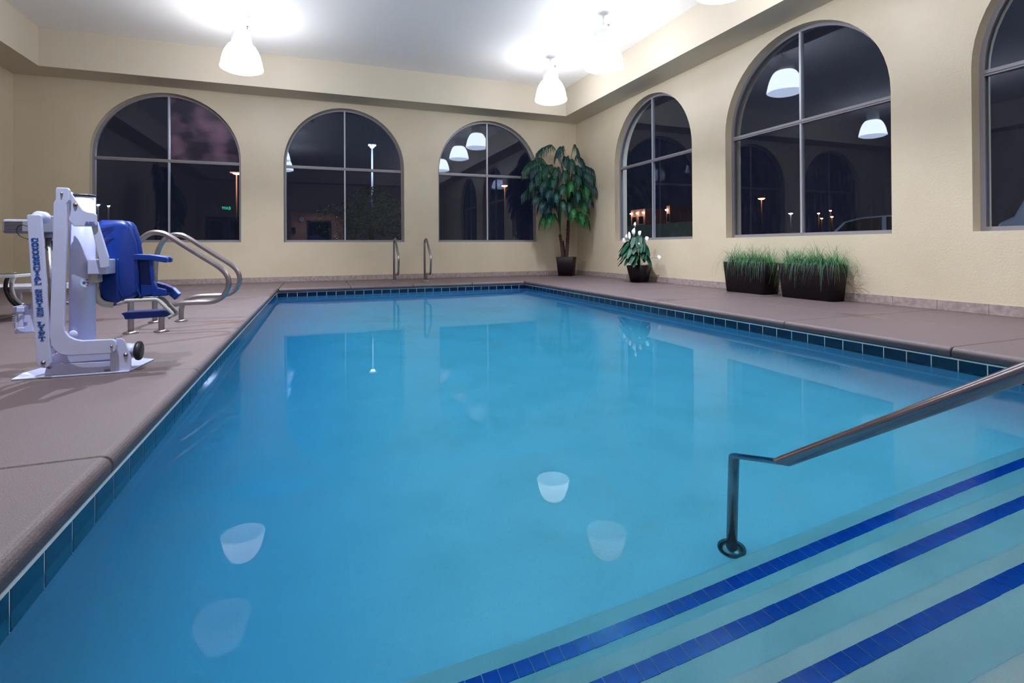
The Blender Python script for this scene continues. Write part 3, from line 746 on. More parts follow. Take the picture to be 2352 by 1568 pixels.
# back panel between the side wings (curved), seat pan
pb = MB(); prof = [(-6.962, .812), (-6.970, .60), (-6.965, .45), (-6.945, .375), (-6.90, .352), (-6.80, .372), (-6.70, .392), (-6.665, .385)]
th = .012
vs = []
for y in (YS+.01, YS+.095):
    for x, z in prof: vs.append((x, y, z))
    for x, z in prof: vs.append((x+th*(1 if z > .4 else .3), y, z+(0 if z > .45 else th)))
n = len(prof); fs = []
for k in range(n-1): fs += [(k, k+1, 2*n+k+1, 2*n+k), (n+k, 3*n+k, 3*n+k+1, n+k+1)]
fs += [(n-1, 2*n-1, 4*n-1, 3*n-1), (0, 2*n, 3*n, n)]
pb.add(vs, fs, True).build('seat_shell', M['blue'], L)
# moulded ribs on the visible wing
for (x0, z0, x1, z1) in ((-6.978, .765, -6.905, .782), (-6.978, .700, -6.910, .717)):
    MB().add([(x0, YS-.006, z0-.022), (x0, YS-.006, z0+.012), (x1, YS-.012, z1), (x0, YS-.030, z0+.004)], [(0,1,3), (1,2,3), (0,3,2), (0,2,1)]).build('rib', M['blue'], L)
MB().tube(smooth_path([(-6.893, YS-.016, .60), (-6.893, YS-.020, .52), (-6.888, YS-.018, .44), (-6.870, YS-.012, .385)], 5), .004, 8).build('rib', M['blue'], L)
MB().tube(smooth_path([(-6.812, YS-.004, .60), (-6.812, YS-.006, .50), (-6.806, YS-.006, .43), (-6.79, YS-.004, .382)], 5), .005, 8).build('rib', M['blue'], L)
# inner side wall below the near armrest, front strut and lip
pr('side_panel', [(-6.812, .60), (-6.752, .595), (-6.745, .55), (-6.738, .45), (-6.735, .385), (-6.80, .378), (-6.808, .42)], YS+.03, YS+.042, M['blue'], .003)
pr('arm_support', [(-6.757, .610), (-6.738, .607), (-6.728, .47), (-6.712, .432), (-6.672, .420), (-6.665, .384), (-6.735, .381), (-6.744, .47)], YS-.004, YS+.030, M['blue'], .005)
for dy, nm in ((0, 'armrest'), (.085, 'armrest')):
    pr(nm, [(-6.822, .625), (-6.740, .620), (-6.668, .606), (-6.662, .600), (-6.662, .578), (-6.668, .574), (-6.735, .588), (-6.80, .592), (-6.822, .590)], YS-.014+dy, YS+.030+dy, M['blue'], .005)
lip = MB(); lp = [(-6.735, .466), (-6.700, .455), (-6.665, .435), (-6.635, .410), (-6.615, .383)]; lq = [(-6.642, .350), (-6.66, .372), (-6.675, .388), (-6.70, .395), (-6.735, .40)]
pr('seat_lip', [(-6.735, .462), (-6.690, .446), (-6.650, .424), (-6.617, .384), (-6.641, .352), (-6.655, .370), (-6.675, .388), (-6.735, .395)], YS+.05, YS+.12, M['blue'], .006)
pr('footrest', [(-6.892, .292), (-6.655, .297), (-6.650, .286), (-6.655, .262), (-6.872, .256), (-6.880, .278)], YS+.02, YS+.17, M['blue'], .004)
for y in (YS+.0, YS+.10):
    MB().tube(fillet([(-6.90, y, .345), (-6.862, y, .365), (-6.712, y, .366), (-6.632, y, .274), (-6.66, y, .258)], [.03, .03, .02], 6), .0095, 12).build('footrest_tube', M['cream'], L)
MB().tube(smooth_path([(-7.00, YS-.02, .53), (-7.003, YS-.02, .46), (-6.993, YS-.015, .395), (-6.965, YS-.01, .355), (-6.92, YS, .342)], 6), .017, 14).build('seat_tube', M['cream'], L)

# ------------------------------------------------------------------ lounge furniture on the left deck
LG = thing('sun_lounger', (-9.3, -4.9, 0), 'low aluminium-framed sun lounger behind the pool lift at the left edge', 'sun lounger')
for y in (-4.9, -4.3):
    MB().bar((-10.2, y, .285), (-8.25, y, .285), .035, .05).build('side_rail', M['alu_light'], LG)
for x in (-8.47, -10.0):
    for y in (-4.9, -4.3): MB().bar((x, y, 0), (x, y, .262), .05, .035).build('leg', M['alu_light'], LG, bevel=.003)
MB().bar((-8.25, -4.9, .285), (-8.25, -4.3, .285), .035, .05).build('cross_rail', M['alu_light'], LG)
for y in (-4.93, -4.28):
    MB().tube(smooth_path([(-8.47, y, .44), (-8.50, y, .36), (-8.50, y, .28), (-8.46, y, .18), (-8.36, y, .10), (-8.24, y, .08)], 6), .016, 10).build('curved_leg', M['alu_light'], LG)
    MB().tube(smooth_path([(-8.51, y-.01, .44), (-8.54, y-.01, .36), (-8.54, y-.01, .28), (-8.50, y-.01, .18), (-8.42, y-.01, .10)], 6), .016, 10).build('curved_leg', M['black'], LG)
for k in range(14): MB().box((-10.15+k*.135, -4.88, .300), (-10.15+k*.135+.115, -4.32, .306)).build('strap', M['alu_light'], LG)
TB = thing('patio_table', (-9.0, -5.1, 0), 'flat glass-topped patio table above the lounger at the left edge', 'table')
MB().box((-9.6, -5.35, .412), (-8.30, -4.98, .440)).build('rim', M['alu_light'], TB, bevel=.004)
MB().box((-9.58, -5.33, .438), (-8.32, -5.00, .444)).build('table_top', M['carglass'], TB)
for x in (-9.5, -8.9):
    for y in (-5.3, -5.03): MB().bar((x, y, 0), (x, y, .412), .03, .03).build('leg', M['alu_light'], TB)

# ------------------------------------------------------------------ plants
RV = Vector((.935, -.355, 0)); TV = Vector((-.355, -.935, 0))      # across and towards the pool
def clampv(mb, lim=-.025):
    mb.v = [(min(v[0], lim), min(v[1], lim), v[2]) for v in mb.v]; return mb
def leaf_blade(mb, path, width, prof, fold=.0, wdir=None):
    """ribbon with a mid rib along path; prof(t) scales the width"""
    n = len(path); vs = []
    for i, p in enumerate(path):
        t = i/(n-1); T_ = (path[min(i+1, n-1)] - path[max(i-1, 0)])
        T_ = T_.normalized() if T_.length > 1e-6 else Vector((0, 0, 1))
        s_ = T_.cross(Vector((0, 0, 1))) if wdir is None else wdir
        s_ = s_.normalized() if s_.length > 1e-4 else Vector((1, 0, 0))
        up = s_.cross(T_).normalized(); w_ = width*prof(t)/2
        vs += [p - s_*w_ + up*fold*w_, p, p + s_*w_ + up*fold*w_]
    fs = []
    for i in range(n-1):
        a = 3*i; fs += [(a, a+1, a+4, a+3), (a+1, a+2, a+5, a+4)]
    return mb.add(vs, fs, True)
def square_pot(mb, cx, cy_, hw0, hw1, h, rot, hd0=None, hd1=None, cr=.035):
    hd0 = hd0 or hw0; hd1 = hd1 or hw1
    def ring(hw, hd, z, r):
        P = []
        for sx, sy, a0 in ((1, 1, 0), (-1, 1, 90), (-1, -1, 180), (1, -1, 270)):
            for k in range(5):
                a = math.radians(a0 + 90*k/4); x = sx*(hw-r)+r*math.cos(a); y = sy*(hd-r)+r*math.sin(a)
                P.append((cx+x*math.cos(rot)-y*math.sin(rot), cy_+x*math.sin(rot)+y*math.cos(rot), z))
        return P
    R4 = [ring(hw0, hd0, 0, cr), ring(hw1, hd1, h-.004, cr), ring(hw1-.004, hd1-.004, h, cr), ring(hw1-.014, hd1-.014, h, cr), ring(hw1-.018, hd1-.018, h-.04, cr)]
    n = 20; vs = sum(R4, [])
    fs = [(i*n+k, i*n+(k+1) % n, (i+1)*n+(k+1) % n, (i+1)*n+k) for i in range(4) for k in range(n)] + [tuple(reversed(range(n)))]
    return mb.add(vs, fs, True), ring(hw1-.018, hd1-.018, h-.03, cr)
def gravel(parent, ring, cx, cy_, n, rng):
    mb = MB(); mb.add(ring, [tuple(range(len(ring)))])
    o = mb.build('soil', M['soil'], parent)
    st = MB(); z = ring[0][2]
    for _ in range(n):
        k = rng.randrange(len(ring)); f = math.sqrt(rng.random())*.95
        x = cx+(ring[k][0]-cx)*f; y = cy_+(ring[k][1]-cy_)*f; r = rng.uniform(.007, .014)
        vs = [(x+r*math.cos(a)*math.cos(b), y+r*math.sin(a)*math.cos(b), z+r*.7*math.sin(b)+.003) for b in (-.5, .6) for a in [2*PI*q/5 for q in range(5)]] + [(x, y, z+r*.8+.003)]
        st.add(vs, [(q, (q+1) % 5, 5+(q+1) % 5, 5+q) for q in range(5)] + [(5+q, 5+(q+1) % 5, 10) for q in range(5)], True)
    g = st.build('gravel', M['soil'], parent); g['kind'] = 'stuff'
def make_palm(cx, cy_, label, seed=3):
    rng = random.Random(seed); c = Vector((cx, cy_, 0))
    t = thing('potted_palm', (cx, cy_, 0), label, 'palm', 'tall potted palms')
    mb, rg = square_pot(MB(), cx, cy_, .165, .205, .43, math.radians(-38)); mb.build('pot', M['pot'], t)
    gravel(t, rg, cx, cy_, 60, rng)
    def P(a, b, z): return c + RV*a + TV*b + Vector((0, 0, z))
    trunks = [([(.0, .0, .40), (.03, .0, .8), (.05, 0, 1.27)], [.042, .040, .034]), ([(-.08, .02, .40), (-.11, .03, .7), (-.15, .04, .95)], [.036, .036, .030]), ([(-.03, -.05, .40), (-.05, -.06, .62), (-.07, -.06, .80)], [.028, .024, .018])]
    for pts_, rr in trunks:
        pp = smooth_path([P(*q) for q in pts_], 10); n = len(pp)
        rs = [rr[0] + (rr[-1]-rr[0])*i/(n-1) + (.004 if i % 2 else -.002) for i in range(n)]
        tk = MB().tube(pp, rs, 12).build('trunk', M['trunk'], t)
        for i in range(2, n-1, 4):     # torn fibre collars
            a = rng.uniform(0, 2*PI); q = pp[i]; d = Vector((math.cos(a), math.sin(a), 0))
            k = MB(); leaf_blade(k, [q+d*rs[i]*.9, q+d*(rs[i]+.02)+Vector((0,0,.012)), q+d*(rs[i]+.035)+Vector((0,0,.035))], .022, lambda u: 1-u*.8); k.build('fibre', M['trunk'], tk)
    fr = [(-.66, .10, 2.90, 0), (-.22, .30, 2.84, 0), (.30, .05, 2.90, 0), (.40, .12, 2.66, 0), (.10, .45, 2.55, 0), (-.96, .20, 2.52, 1), (-.80, .35, 2.46, 1), (-.55, .45, 2.42, 1), (-.93, .05, 2.60, 1),
          (-.82, .42, 2.20, 1), (-.98, .15, 1.98, 1), (-.60, .55, 2.10, 1), (-.35, .55, 2.16, 1), (.05, .62, 2.06, 0), (-.15, .60, 2.0, 0), (.66, .18, 2.42, 0), (.55, .35, 2.30, 0), (.64, .30, 2.08, 0), (.45, .45, 2.00, 0), (.30, .35, 2.42, 0),
          (-.62, .48, 1.70, 1), (-.50, .40, 1.62, 1), (-.12, .58, 1.66, 1), (.02, .5, 1.62, 1), (.40, .42, 1.66, 2), (-.58, .30, 1.38, 2), (-.45, .35, 1.36, 2), (.42, .38, 1.36, 2), (.34, .45, 1.40, 2), (-.30, .25, 1.75, 1), (.20, .2, 1.9, 0), (-.45, .1, 2.2, 1),
          (-.30, .50, 2.36, 1), (-.10, .55, 2.30, 0), (.25, .52, 2.22, 0), (-.70, .50, 2.32, 1), (-.48, .55, 1.94, 1), (.22, .58, 1.88, 0), (-.28, .60, 1.84, 1), (.50, .40, 1.84, 0), (-.75, .40, 1.84, 1), (.12, .55, 1.50, 2), (-.05, .35, 2.62, 0), (.48, .2, 2.2, 0)]
    for i, (a, b, z, kd) in enumerate(fr):
        sx, sb, sz = ((.05, 0, 1.24) if kd == 0 or a > 0 else (-.14, .04, .95))
        if kd == 2: sx, sb, sz = (sx, sb, 1.0 if a < 0 else 1.15)
        ln = math.hypot(a-sx, b-sb)
        mid1 = (sx+(a-sx)*.12, sb+(b-sb)*.12, sz+(z-sz)*.62); mid2 = (sx+(a-sx)*.45, sb+(b-sb)*.45, z+.02); mid3 = (sx+(a-sx)*.78, sb+(b-sb)*.78, z+.02)
        pp = smooth_path([P(sx, sb, sz), P(*mid1), P(*mid2), P(*mid3), P(a, b, z-.10), P(a*1.05, b*1.05, z-.20)], 9)
        mt = M['frond_light'] if kd == 2 or (kd == 0 and i in (18, 13)) else M['frond']
        mb = MB(); n = len(pp)
        k0 = int(n*.38); total = n-k0
        for k in range(k0, n):
            u = (k-k0)/total; T_ = (pp[min(k+1, n-1)]-pp[k-1]).normalized(); s_ = T_.cross(Vector((0,0,1))); s_ = s_.normalized() if s_.length > .01 else RV
            L_ = (.17 + .15*math.sin(PI*min(1, u*1.1+.12)))*rng.uniform(.85, 1.15)
            for sd in (-1, 1):
                for rep in (0, .5):
                    q = pp[k] + (pp[min(k+1, n-1)]-pp[k])*rep
                    out = s_*sd*.55 + T_*.35
                    jit = Vector((rng.uniform(-.06, .06), rng.uniform(-.06, .06), 0))
                    p1 = q + (out+jit)*L_*.30 + Vector((0,0,.012)); p2 = q + (out+jit)*L_*.52 + Vector((0,0,-L_*.30)); p3 = q + (out*1.02+jit)*L_*.60 + Vector((0,0,-L_*.82))
                    leaf_blade(mb, [q, p1, p2, p3], .0175, lambda v: (.45+.9*v if v < .5 else 1.8*(1-v)+.06), fold=.25, wdir=T_)
        clampv(mb); o = mb.build('frond', mt, t)
        st = MB().tube(pp, [.009 - .0065*j/(n-1) for j in range(n)], 6); clampv(st); st.build('frond_stem', M['stem'], o)
    return t
palm = make_palm(-.52, -.47, 'tall potted palm with drooping dark green fronds in the back right corner')
p2 = copy_tree(palm); p2.location = (-10.0, -5.4, 0); p2.rotation_euler = (0, 0, 1.9); p2['label'] = 'potted palm against the left wall, outside the frame, mirrored in the leftmost window'

def make_lily(cx, cy_):
    rng = random.Random(11); c = Vector((cx, cy_, 0))
    t = thing('potted_peace_lily', (cx, cy_, 0), 'flowering plant with white blooms in a dark pot by the right wall', 'potted plant')
    mb, rg = square_pot(MB(), cx, cy_, .145, .20, .31, math.radians(40), cr=.07); mb.build('pot', M['pot'], t); gravel(t, rg, cx, cy_, 60, rng)
    ov = lambda u: max(0.02, math.sin(PI*min(1, u*.92+.04))**.75)
    S = Vector((-.0, -1, 0))            # along the wall, to the right in the photo
    def Q(a, b, z): return c + Vector((0, -1, 0))*a + Vector((-1, 0, 0))*b + Vector((0, 0, z))
    for i in range(44):
        ang = rng.uniform(-1.1, 1.1)+ (0 if i % 3 else PI*.0); a_dir = math.sin(ang*1.35); b_dir = max(-.15, math.cos(ang*1.35))
        lvl = rng.random(); z0 = .34+.22*lvl; reach = .15+.17*(1-lvl*.45)*rng.uniform(.5, 1.15); top = z0+.10+.16*lvl; L_ = rng.uniform(.24, .34)
        p0 = Q(0.02*a_dir, .02*b_dir, .30); p1 = Q(reach*.35*a_dir, reach*.35*b_dir, top); p2_ = Q(reach*.8*a_dir, reach*.8*b_dir, top+.03); p3 = Q(reach*1.15*a_dir, reach*1.15*b_dir, top-.08); p4 = Q(reach*1.45*a_dir, reach*1.45*b_dir, top-.17)
        path = smooth_path([p1, p2_, p3, p4], 4)
        mb = MB(); leaf_blade(mb, path, .095, ov, fold=.22); clampv(mb); o = mb.build('leaf', M['leaf'], t)
        st = MB().tube(smooth_path([p0, (p0+p1)/2+Vector((0,0,.02)), p1], 3), .0035, 5); clampv(st); st.build('leaf_stem', M['stem'], o)
    for (y, z, tilt, b, sz) in ((-2.90, 1.08, .15, .05, .9), (-2.93, .95, .3, .10, 1.35), (-3.08, .93, .8, .08, 1.1), (-2.77, .90, -.4, .08, 1.1), (-2.70, .86, -.3, .10, .9), (-2.62, .80, -.7, .10, 1.2), (-2.85, .84, .5, .14, .9), (-3.32, .84, 1.1, .10, 1.1), (-3.02, .76, .1, .17, 1.1), (-2.98, .72, -.6, .18, .8), (-3.15, .72, .9, .16, .9), (-3.60, .53, 1.5, .05, 1.0), (-2.70, .70, -.9, .12, .9), (-3.05, .60, .6, .17, .7)):
        base = Q(-(y-cy_)-.045*math.sin(tilt)*sz, b, z-.07*sz)
        ax = Vector((0, -math.sin(tilt), math.cos(tilt)))
        path = [base + ax*(.115*sz*k/6) + Vector((-1, 0, 0))*(.022*sz*math.sin(PI*k/6)) for k in range(7)]
        mb = MB(); leaf_blade(mb, path, .088*sz, lambda u: math.sin(PI*min(1, u*.9+.08))**.8 if u < .98 else .03, fold=.3, wdir=ax.cross(Vector((1, 0, 0)))); clampv(mb); o = mb.build('flower', M['petal'], t)
        sp_ = MB().tube([base+Vector((-.015, 0, .005))+ax*.01, base+Vector((-.020, 0, .005))+ax*.055*sz], [.0055, .004], 8); sp_.build('spadix', M['spadix'], o)
        st = MB().tube(smooth_path([Q(0, .0, .30), Q(-(y-cy_)*.45, b*.6, .30+(z-.30)*.55), base], 5), .0028, 5); clampv(st); st.build('flower_stem', M['stem'], o)
make_lily(-.27, -2.95)

def planter(x0, x1, y0, y1, label, seed):
    rng = random.Random(seed); cx, cy_ = (x0+x1)/2, (y0+y1)/2
    t = thing('grass_planter', (cx, cy_, 0), label, 'planter', 'long grass planters by the right wall')
    hd1 = abs(y1-y0)/2; hw1 = abs(x1-x0)/2
    mb, rg = square_pot(MB(), cx, cy_, hw1-.03, hw1, .43, 0, hd0=hd1-.035, hd1=hd1, cr=.045); mb.build('planter_box', M['pot'], t); gravel(t, rg, cx, cy_, 140, rng)
    for nm, mt, nb_, seedk in (('grass_blades', 'grass', 620, 0), ('grass_blades', 'grass_dark', 300, 1)):
        g = MB()
        for _ in range(nb_):
            tu = rng.randrange(5); ty = cy_ + hd1*(.78*(tu-2)/2) + rng.gauss(0, .035); tx = cx + rng.gauss(0, .04)
            ang = rng.uniform(0, 2*PI); L_ = rng.uniform(.20, .36) + (.16*rng.random() + .06)*seedk; lean = rng.uniform(.15, 1.15)**.9*.95 + .30*seedk
            d = Vector((math.cos(ang), math.sin(ang), 0)); p = Vector((tx, ty, .40)); path = [p]; th_ = lean*.5; n = 6
            for k in range(n):
                th_ += lean*(.28 + .10*k); st_ = L_/n
                p = p + d*math.sin(min(th_, 2.9))*st_ + Vector((0, 0, math.cos(min(th_, 2.9))*st_))
                path.append(p)
            leaf_blade(g, path, .0046, lambda u: 1-u*.75, fold=.3, wdir=Vector((-d.y, d.x, 0)))
        clampv(g); o = g.build(nm, M[mt], t); o['kind'] = 'stuff'
planter(-.335, -.055, -5.855, -5.10, 'farther dark long planter of green grass, partly behind its neighbour', 21)
planter(-.325, -.045, -6.825, -6.045, 'nearer dark long planter of grass spilling over its right end', 22)

# ------------------------------------------------------------------ ceiling vents
for vx, vy, lb in ((-6.2, -4.02, 'square ceiling vent over the left side of the pool'),):
    t = thing('ceiling_vent', (vx, vy, CZ), lb, 'vent')
    MB().box((vx-.27, vy-.27, CZ-.004), (vx+.27, vy+.27, CZ-.001)).build('backing', M['black'], t)
    for a, b_ in (((vx-.27, vy-.27), (vx+.27, vy-.24)), ((vx-.27, vy+.24), (vx+.27, vy+.27)), ((vx-.27, vy-.24), (vx-.24, vy+.24)), ((vx+.24, vy-.24), (vx+.27, vy+.24))): MB().box((*a, CZ-.012), (*b_, CZ-.003)).build('frame', M['greyp'], t)
    for k in range(9): MB().obox((vx, vy-.2+.05*k, CZ-.012), (.235, 0, 0), (0, .017, .008), (0, -.001, .002)).build('slat', M['greyp'], t)

# ------------------------------------------------------------------ behind the camera (mirrored in the glass)
for i, (x0, x1) in enumerate(((-10.33, -9.57), (-9.53, -8.77))):
    t = sempty('door_%d' % (i+1), (x0, YN-.05, 0), 'grey service door in the near wall')
    MB().box((x0, YN-.10, 0), (x1, YN-.05, 2.03)).build('door_panel', M['doorp'], t, bevel=.004)
    MB().box((x0+.15, YN-.052, 1.0), (x1-.15, YN-.045, 1.85)).build('pane', M['carglass'], t)
    MB().bar((x0+.06 if i else x1-.06, YN-.02, 1.0), (x0+.06 if i else x1-.06, YN-.02, 1.15), .02, .02).build('door_handle', M['steel'], t)
t = thing('exit_sign', (-9.55, YN+.04, 2.42), 'small green lit exit sign above the double door, mirrored in the leftmost window', 'exit sign')
MB().box((-9.72, YN+.005, 2.33), (-9.38, YN+.05, 2.52)).build('sign_box', M['white'], t, bevel=.004)
text('EXIT', (-9.55, YN+.053, 2.425), .17, M['exit'], t, rot=(PI/2, 0, PI))
t = thing('wall_clock', (-6.44, -17.0, 1.95), 'round wall clock in the lobby, mirrored in the middle back window', 'clock')
MB().lathe([(0, .03), (.15, .03), (.17, .02), (.17, 0), (0, 0)], (-6.6, -17.1, 2.15), 28, axis=1).build('rim', M['black'], t)
MB().lathe([(0, .034), (.145, .034), (.145, .03)], (-6.6, -17.1, 2.15), 28, axis=1).build('dial', M['white'], t)
MB().box((-6.605, -17.062, 2.15), (-6.595, -17.06, 2.25)).build('hand', M['black'], t); MB().box((-6.6, -17.062, 2.145), (-6.53, -17.06, 2.155)).build('hand', M['black'], t)
t = thing('paper_dispenser', (-7.0, -17.05, 1.4), 'dark paper dispenser on the lobby wall, mirrored in the middle back window', 'dispenser')
MB().box((-7.18, -17.095, 1.42), (-6.88, -16.9, 1.74)).build('body', M['black'], t, bevel=.02); MB().box((-7.13, -16.9, 1.50), (-6.93, -16.895, 1.53)).build('slot', M['greyp'], t)
t = thing('lobby_doorway', (-5.8, -17.05, 0), 'dark framed glass doorway in the lobby, mirrored in the middle back window', 'doorway')
for a, b_ in (((-6.35, 0), (-6.27, 2.1)), ((-5.28, 0), (-5.2, 2.1)), ((-6.35, 2.02), (-5.2, 2.1))): MB().box((a[0], -17.1, a[1]), (b_[0], -17.02, b_[1])).build('frame', M['black'], t)
MB().box((-6.27, -17.09, 0), (-5.28, -17.07, 2.02)).build('glazing', M['carglass'], t)
for k, (px_, pz) in enumerate(((-6.1, 1.2), (-5.85, 1.25), (-5.6, 1.1))): MB().box((px_-.12, -16.98, pz-.12), (px_+.10, -16.9, pz+.1)).build('panel', M['blue'], t, bevel=.01)

# ------------------------------------------------------------------ outside at night
og = MB(); og.add([(-60, T, -.12), (T, T, -.12), (T, -40, -.12), (120, -40, -.12), (120, 120, -.12), (-60, 120, -.12)], [(0, 1, 2, 3, 4, 5)])
struct('ground', og, M['asphalt'])
def street_lamp(x, y, z, m, label, r=.35, gl=None, e=0, col=None):
    t = thing('street_lamp', (x, y, 0), label, 'street lamp')
    MB().tube([(x, y, -.12), (x, y, z+.05)], [.13, .07], 10).build('pole', M['polem'], t)
    MB().box((x-r*1.3, y-r*.6, z+.06), (x+r*1.3, y+r*.6, z+.22)).build('lamp_head', M['polem'], t, bevel=.04)
    MB().tube([(x, y, z+.02), (x, y-.5, z+.12)], .04, 8).build('arm', M['polem'], t)
    MB().lathe([(0, z-.10), (r*.5, z-.06), (r*.8, z+.06), (0, z+.06)], (x, y, 0), 14).build('bulb', M[m], t)
    if e:
        ld = bpy.data.lights.new('lamp_light', 'POINT'); ld.energy = e; ld.color = col; ld.shadow_soft_size = 0
        lo = bpy.data.objects.new('lamp_light', ld); C.objects.link(lo); lo.parent = t; lo.location = (0, -1.5, z-.6)
street_lamp(-1.85, 30, 8.5, 'led_blue', 'bright bluish street lamp on a tall pole, seen through the middle back window', .24, e=1600, col=(.55, .72, 1))
street_lamp(-15.1, 60, 9.9, 'sodium', 'orange street lamp seen at the right edge of the leftmost window', .55, e=900, col=(1, .4, .2))
street_lamp(20.0, 60, 9.7, 'sodium', 'orange street lamp seen through the window beside the palm', .55)
street_lamp(50, 41.5, 7.0, 'sodium', 'orange street lamp seen through the large window above the planters', .55)
for i, (dy, dz, d, m, lb) in enumerate(((.859, .073, 60, 'cool', 'small white street lamp low in the large window, left of its mullion'), (.79, .069, 75, 'warm', 'tiny orange street lamp low in the large window, upper left of four'), (.763, .073, 75, 'sodium', 'tiny orange street lamp low in the large window, upper right of four'),
        (.783, .058, 75, 'sodium', 'tiny orange street lamp low in the large window, lower left of four'), (.760, .060, 69, 'sodium', 'tiny orange street lamp low in the large window, lower right of four'), (1.28, .109, 55, 'cool', 'small bluish street lamp seen through the narrow right-wall window'))):
    street_lamp(-5.86+d, -11.02+d*dy, .65+d*dz, m, lb, .26 if i else .34)
street_lamp(-5.86-.327*66, 55, .65+66*.0715, 'cool', 'small white lamp low in the leftmost window, beside the pool lift', .22)
street_lamp(-5.86-.313*66, 55, .65+66*.070, 'cool', 'smaller white lamp low in the leftmost window, right of its twin', .16)
# tree outside the middle back window
rng = random.Random(5); tx, ty = -3.1, 18.0
t = thing('bushy_tree', (tx, ty, 0), 'bushy tree outside the middle back window', 'tree')
MB().tube([(tx, ty, -.12), (tx+.05, ty, .9), (tx-.1, ty, 1.8)], [.14, .11, .07], 10).build('trunk', M['bark'], t)
lv = MB()
for k in range(5200):
    a = rng.uniform(0, 2*PI); b_ = math.acos(rng.uniform(-1, 1)); rr = rng.uniform(.55, 1.0)**.5
    lobe = rng.choice(((0, 0, 2.6, 1.7, 1.35), (1.3, 0, 2.2, 1.4, 1.0), (-1.5, .2, 2.1, 1.5, 1.0), (.2, -.2, 3.3, .9, .75), (2.3, 0, 1.7, .9, .9)))
    p = Vector((tx+lobe[0]+lobe[3]*rr*math.sin(b_)*math.cos(a), ty+lobe[1]+1.3*rr*math.sin(b_)*math.sin(a), lobe[2]+lobe[4]*rr*math.cos(b_)))
    d = Vector((rng.uniform(-1, 1), rng.uniform(-1, 1), rng.uniform(-1, 1))).normalized(); e_ = d.orthogonal().normalized(); s_ = rng.uniform(.05, .10)
    lv.add([p-d*s_, p+e_*s_*.4, p+d*s_, p-e_*s_*.4], [(0, 1, 2, 3)])
lv = lv.build('foliage', M['treeleaf'], t); lv['kind'] = 'stuff'
# vehicles
def vehicle(name, x, yc, ln, h, belt, wid, label, cat, van=False):
    t = thing(name, (x, yc, 0), label, cat)
    g0 = .32
    if van: top = [(-.5, belt), (-.49, h-.25), (-.44, h-.04), (-.38, h), (.30, h), (.36, h-.06), (.44, belt+.15), (.5, belt)]
    else: top = [(-.5, belt-.12), (-.44, belt), (-.36, belt+.06), (-.27, h-.10), (-.18, h-.01), (-.05, h), (.12, h-.03), (.22, h-.12), (.33, belt+.03), (.46, belt-.08), (.5, belt-.2)]
    body = [(yc+u*ln, z-.12) for u, z in top]; body = body + [(yc+.5*ln, g0-.12), (yc-.5*ln, g0-.12)]
    MB().prism(body, 0, x-wid/2, x+wid/2).build('body', M['carpaint'], t, bevel=.09, seg=3)
    def win(us, nm='side_window'):
        MB().prism([(yc+u*ln, z-.12) for u, z in us], 0, x-wid/2-.004, x-wid/2+.01).build(nm, M['carglass'], t)
    if van: win([(-.44, belt+.08), (-.43, h-.28), (-.10, h-.26), (-.10, belt+.08)]); win([(-.07, belt+.08), (-.07, h-.26), (.12, h-.26), (.12, belt+.08)]); win([(.15, belt+.08), (.15, h-.26), (.30, h-.26), (.40, belt+.08)])
    else: win([(-.33, belt+.04), (-.255, h-.12), (-.17, h-.07), (-.04, h-.06), (-.04, belt+.03)]); win([(-.015, belt+.03), (-.015, h-.06), (.11, h-.08), (.20, h-.17), (.29, belt+.03)])
    for u in (-.32, .31):
        for sx in (-1, 1):
            w_ = MB().lathe([(0, -.1), (.20, -.1), (.31, -.09), (.33, -.05), (.33, .05), (.31, .09), (.20, .1), (0, .1)], (x+sx*(wid/2-.10), yc+u*ln, .21), 22, axis=0).build('wheel', M['black'], t)
            MB().lathe([(0, -.108), (.19, -.108), (.19, .108), (0, .108)], (x+sx*(wid/2-.10), yc+u*ln, .21), 14, axis=0).build('hub_cap', M['alu_light'], w_)
    MB().bar((x-wid/2-.01, yc+.5*ln-.02, .62), (x-wid/2+.3, yc+.5*ln+.01, .62), .05, .14).build('headlight', M['paleblue'], t)
    MB().bar((x-wid/2-.01, yc-.5*ln+.02, .68), (x-wid/2+.2, yc-.5*ln-.005, .68), .05, .14).build('tail_light', M['redink'], t)
    return t
vehicle('car', 9.3, -1.55, 4.7, 1.60, 1.02, 1.8, 'dark silver car parked outside, its roof showing low in the large window', 'car')
vehicle('van', 9.4, -6.6, 5.0, 2.30, 1.25, 2.0, 'pale van parked outside the window at the right edge of the photo', 'van', True)
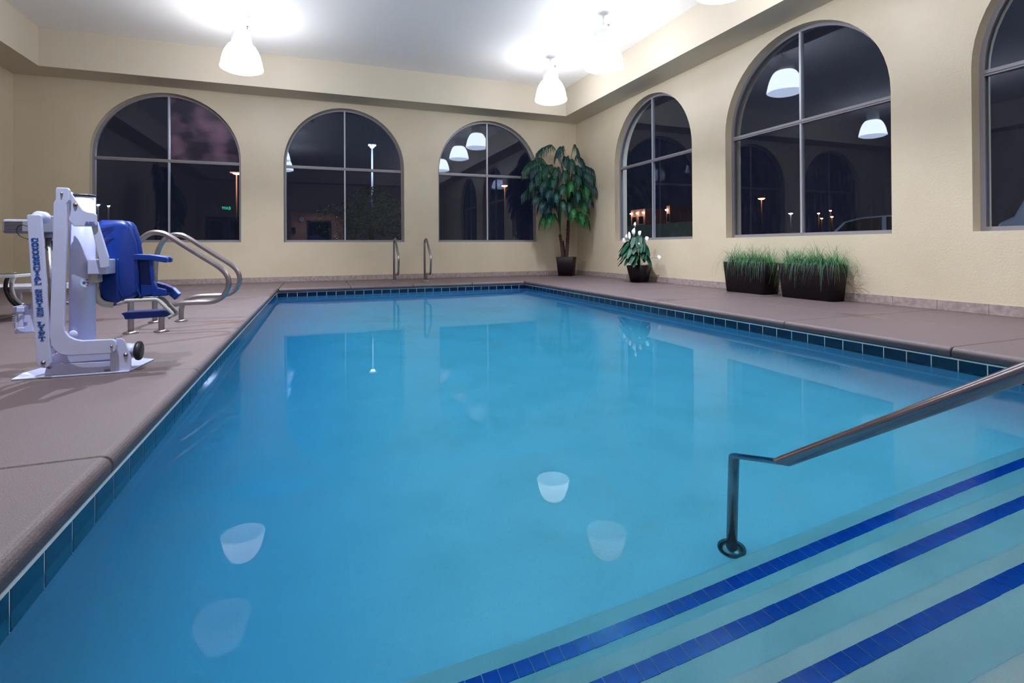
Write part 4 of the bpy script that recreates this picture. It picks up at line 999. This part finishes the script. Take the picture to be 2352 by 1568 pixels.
# low building far off with lit sconces
t = thing('motel_building', (40, 50, 0), 'distant pink building with lit sconces, seen through the narrow right-wall window', 'building')
for (x0, y0, x1, y1) in ((38.6, 51.6, 46, 55.2), (38.6, 46.0, 46, 46.75)):
    MB().box((x0, y0, -.12), (x1, y1, 6.2)).build('wall', M['stucco'], t)
for k, y in enumerate((54.3, 52.6, 46.35)):
    f = MB().box((38.55, y-.5 if k < 2 else y-.25, 4.0), (38.62, y+.5 if k < 2 else y+.25, 5.1)).build('window', M['carglass'], t)
    MB().box((38.5, y-.55 if k < 2 else y-.3, 3.92), (38.6, y+.55 if k < 2 else y+.3, 4.0)).build('sill', M['white'], f)
for y in (55.0, 53.4, 51.9, 46.6):
    MB().box((38.35, y-.1, 5.55), (38.6, y+.1, 5.72)).build('sconce', M['warm'], t)
    ld = bpy.data.lights.new('sconce_light', 'POINT'); ld.energy = 9; ld.color = (1, .72, .5); ld.shadow_soft_size = 0
    lo = bpy.data.objects.new('sconce_light', ld); C.objects.link(lo); lo.parent = t; lo.location = Vector((38.0, y, 5.3))-Vector((40, 50, 0))
t = thing('hedge', (30, 40, 0), 'dark hedge outside the narrow right-wall window', 'hedge')
hm = MB(); hm.box((29.5, 30, -.12), (30.5, 46, 3.2)); hm.build('foliage', M['treeleaf'], t)
# unseen lamps added on the outer wall to light the parked cars
for y in (-4.45, -12.0):
    t = thing('added_car_light', (T, y, 4.0), 'unseen lamp added to light the parked vehicles, outside the frame (%s)' % ('over the car' if y > -5 else 'beyond the van'), 'added lamp')
    MB().box((T+.005, y-.15, 3.9), (T+.20, y+.15, 4.15)).build('body', M['greyp'], t, bevel=.02)
    MB().box((T+.03, y-.12, 3.88), (T+.19, y+.12, 3.899)).build('lens', M['cool'], t)
    ld = bpy.data.lights.new('lamp_light', 'AREA'); ld.size = .2; ld.energy = 220; ld.color = (.65, .8, 1)
    lo = bpy.data.objects.new('lamp_light', ld); C.objects.link(lo); lo.parent = t; lo.location = (.12, 0, -.13); lo.rotation_euler = (0, math.radians(-35), 0)
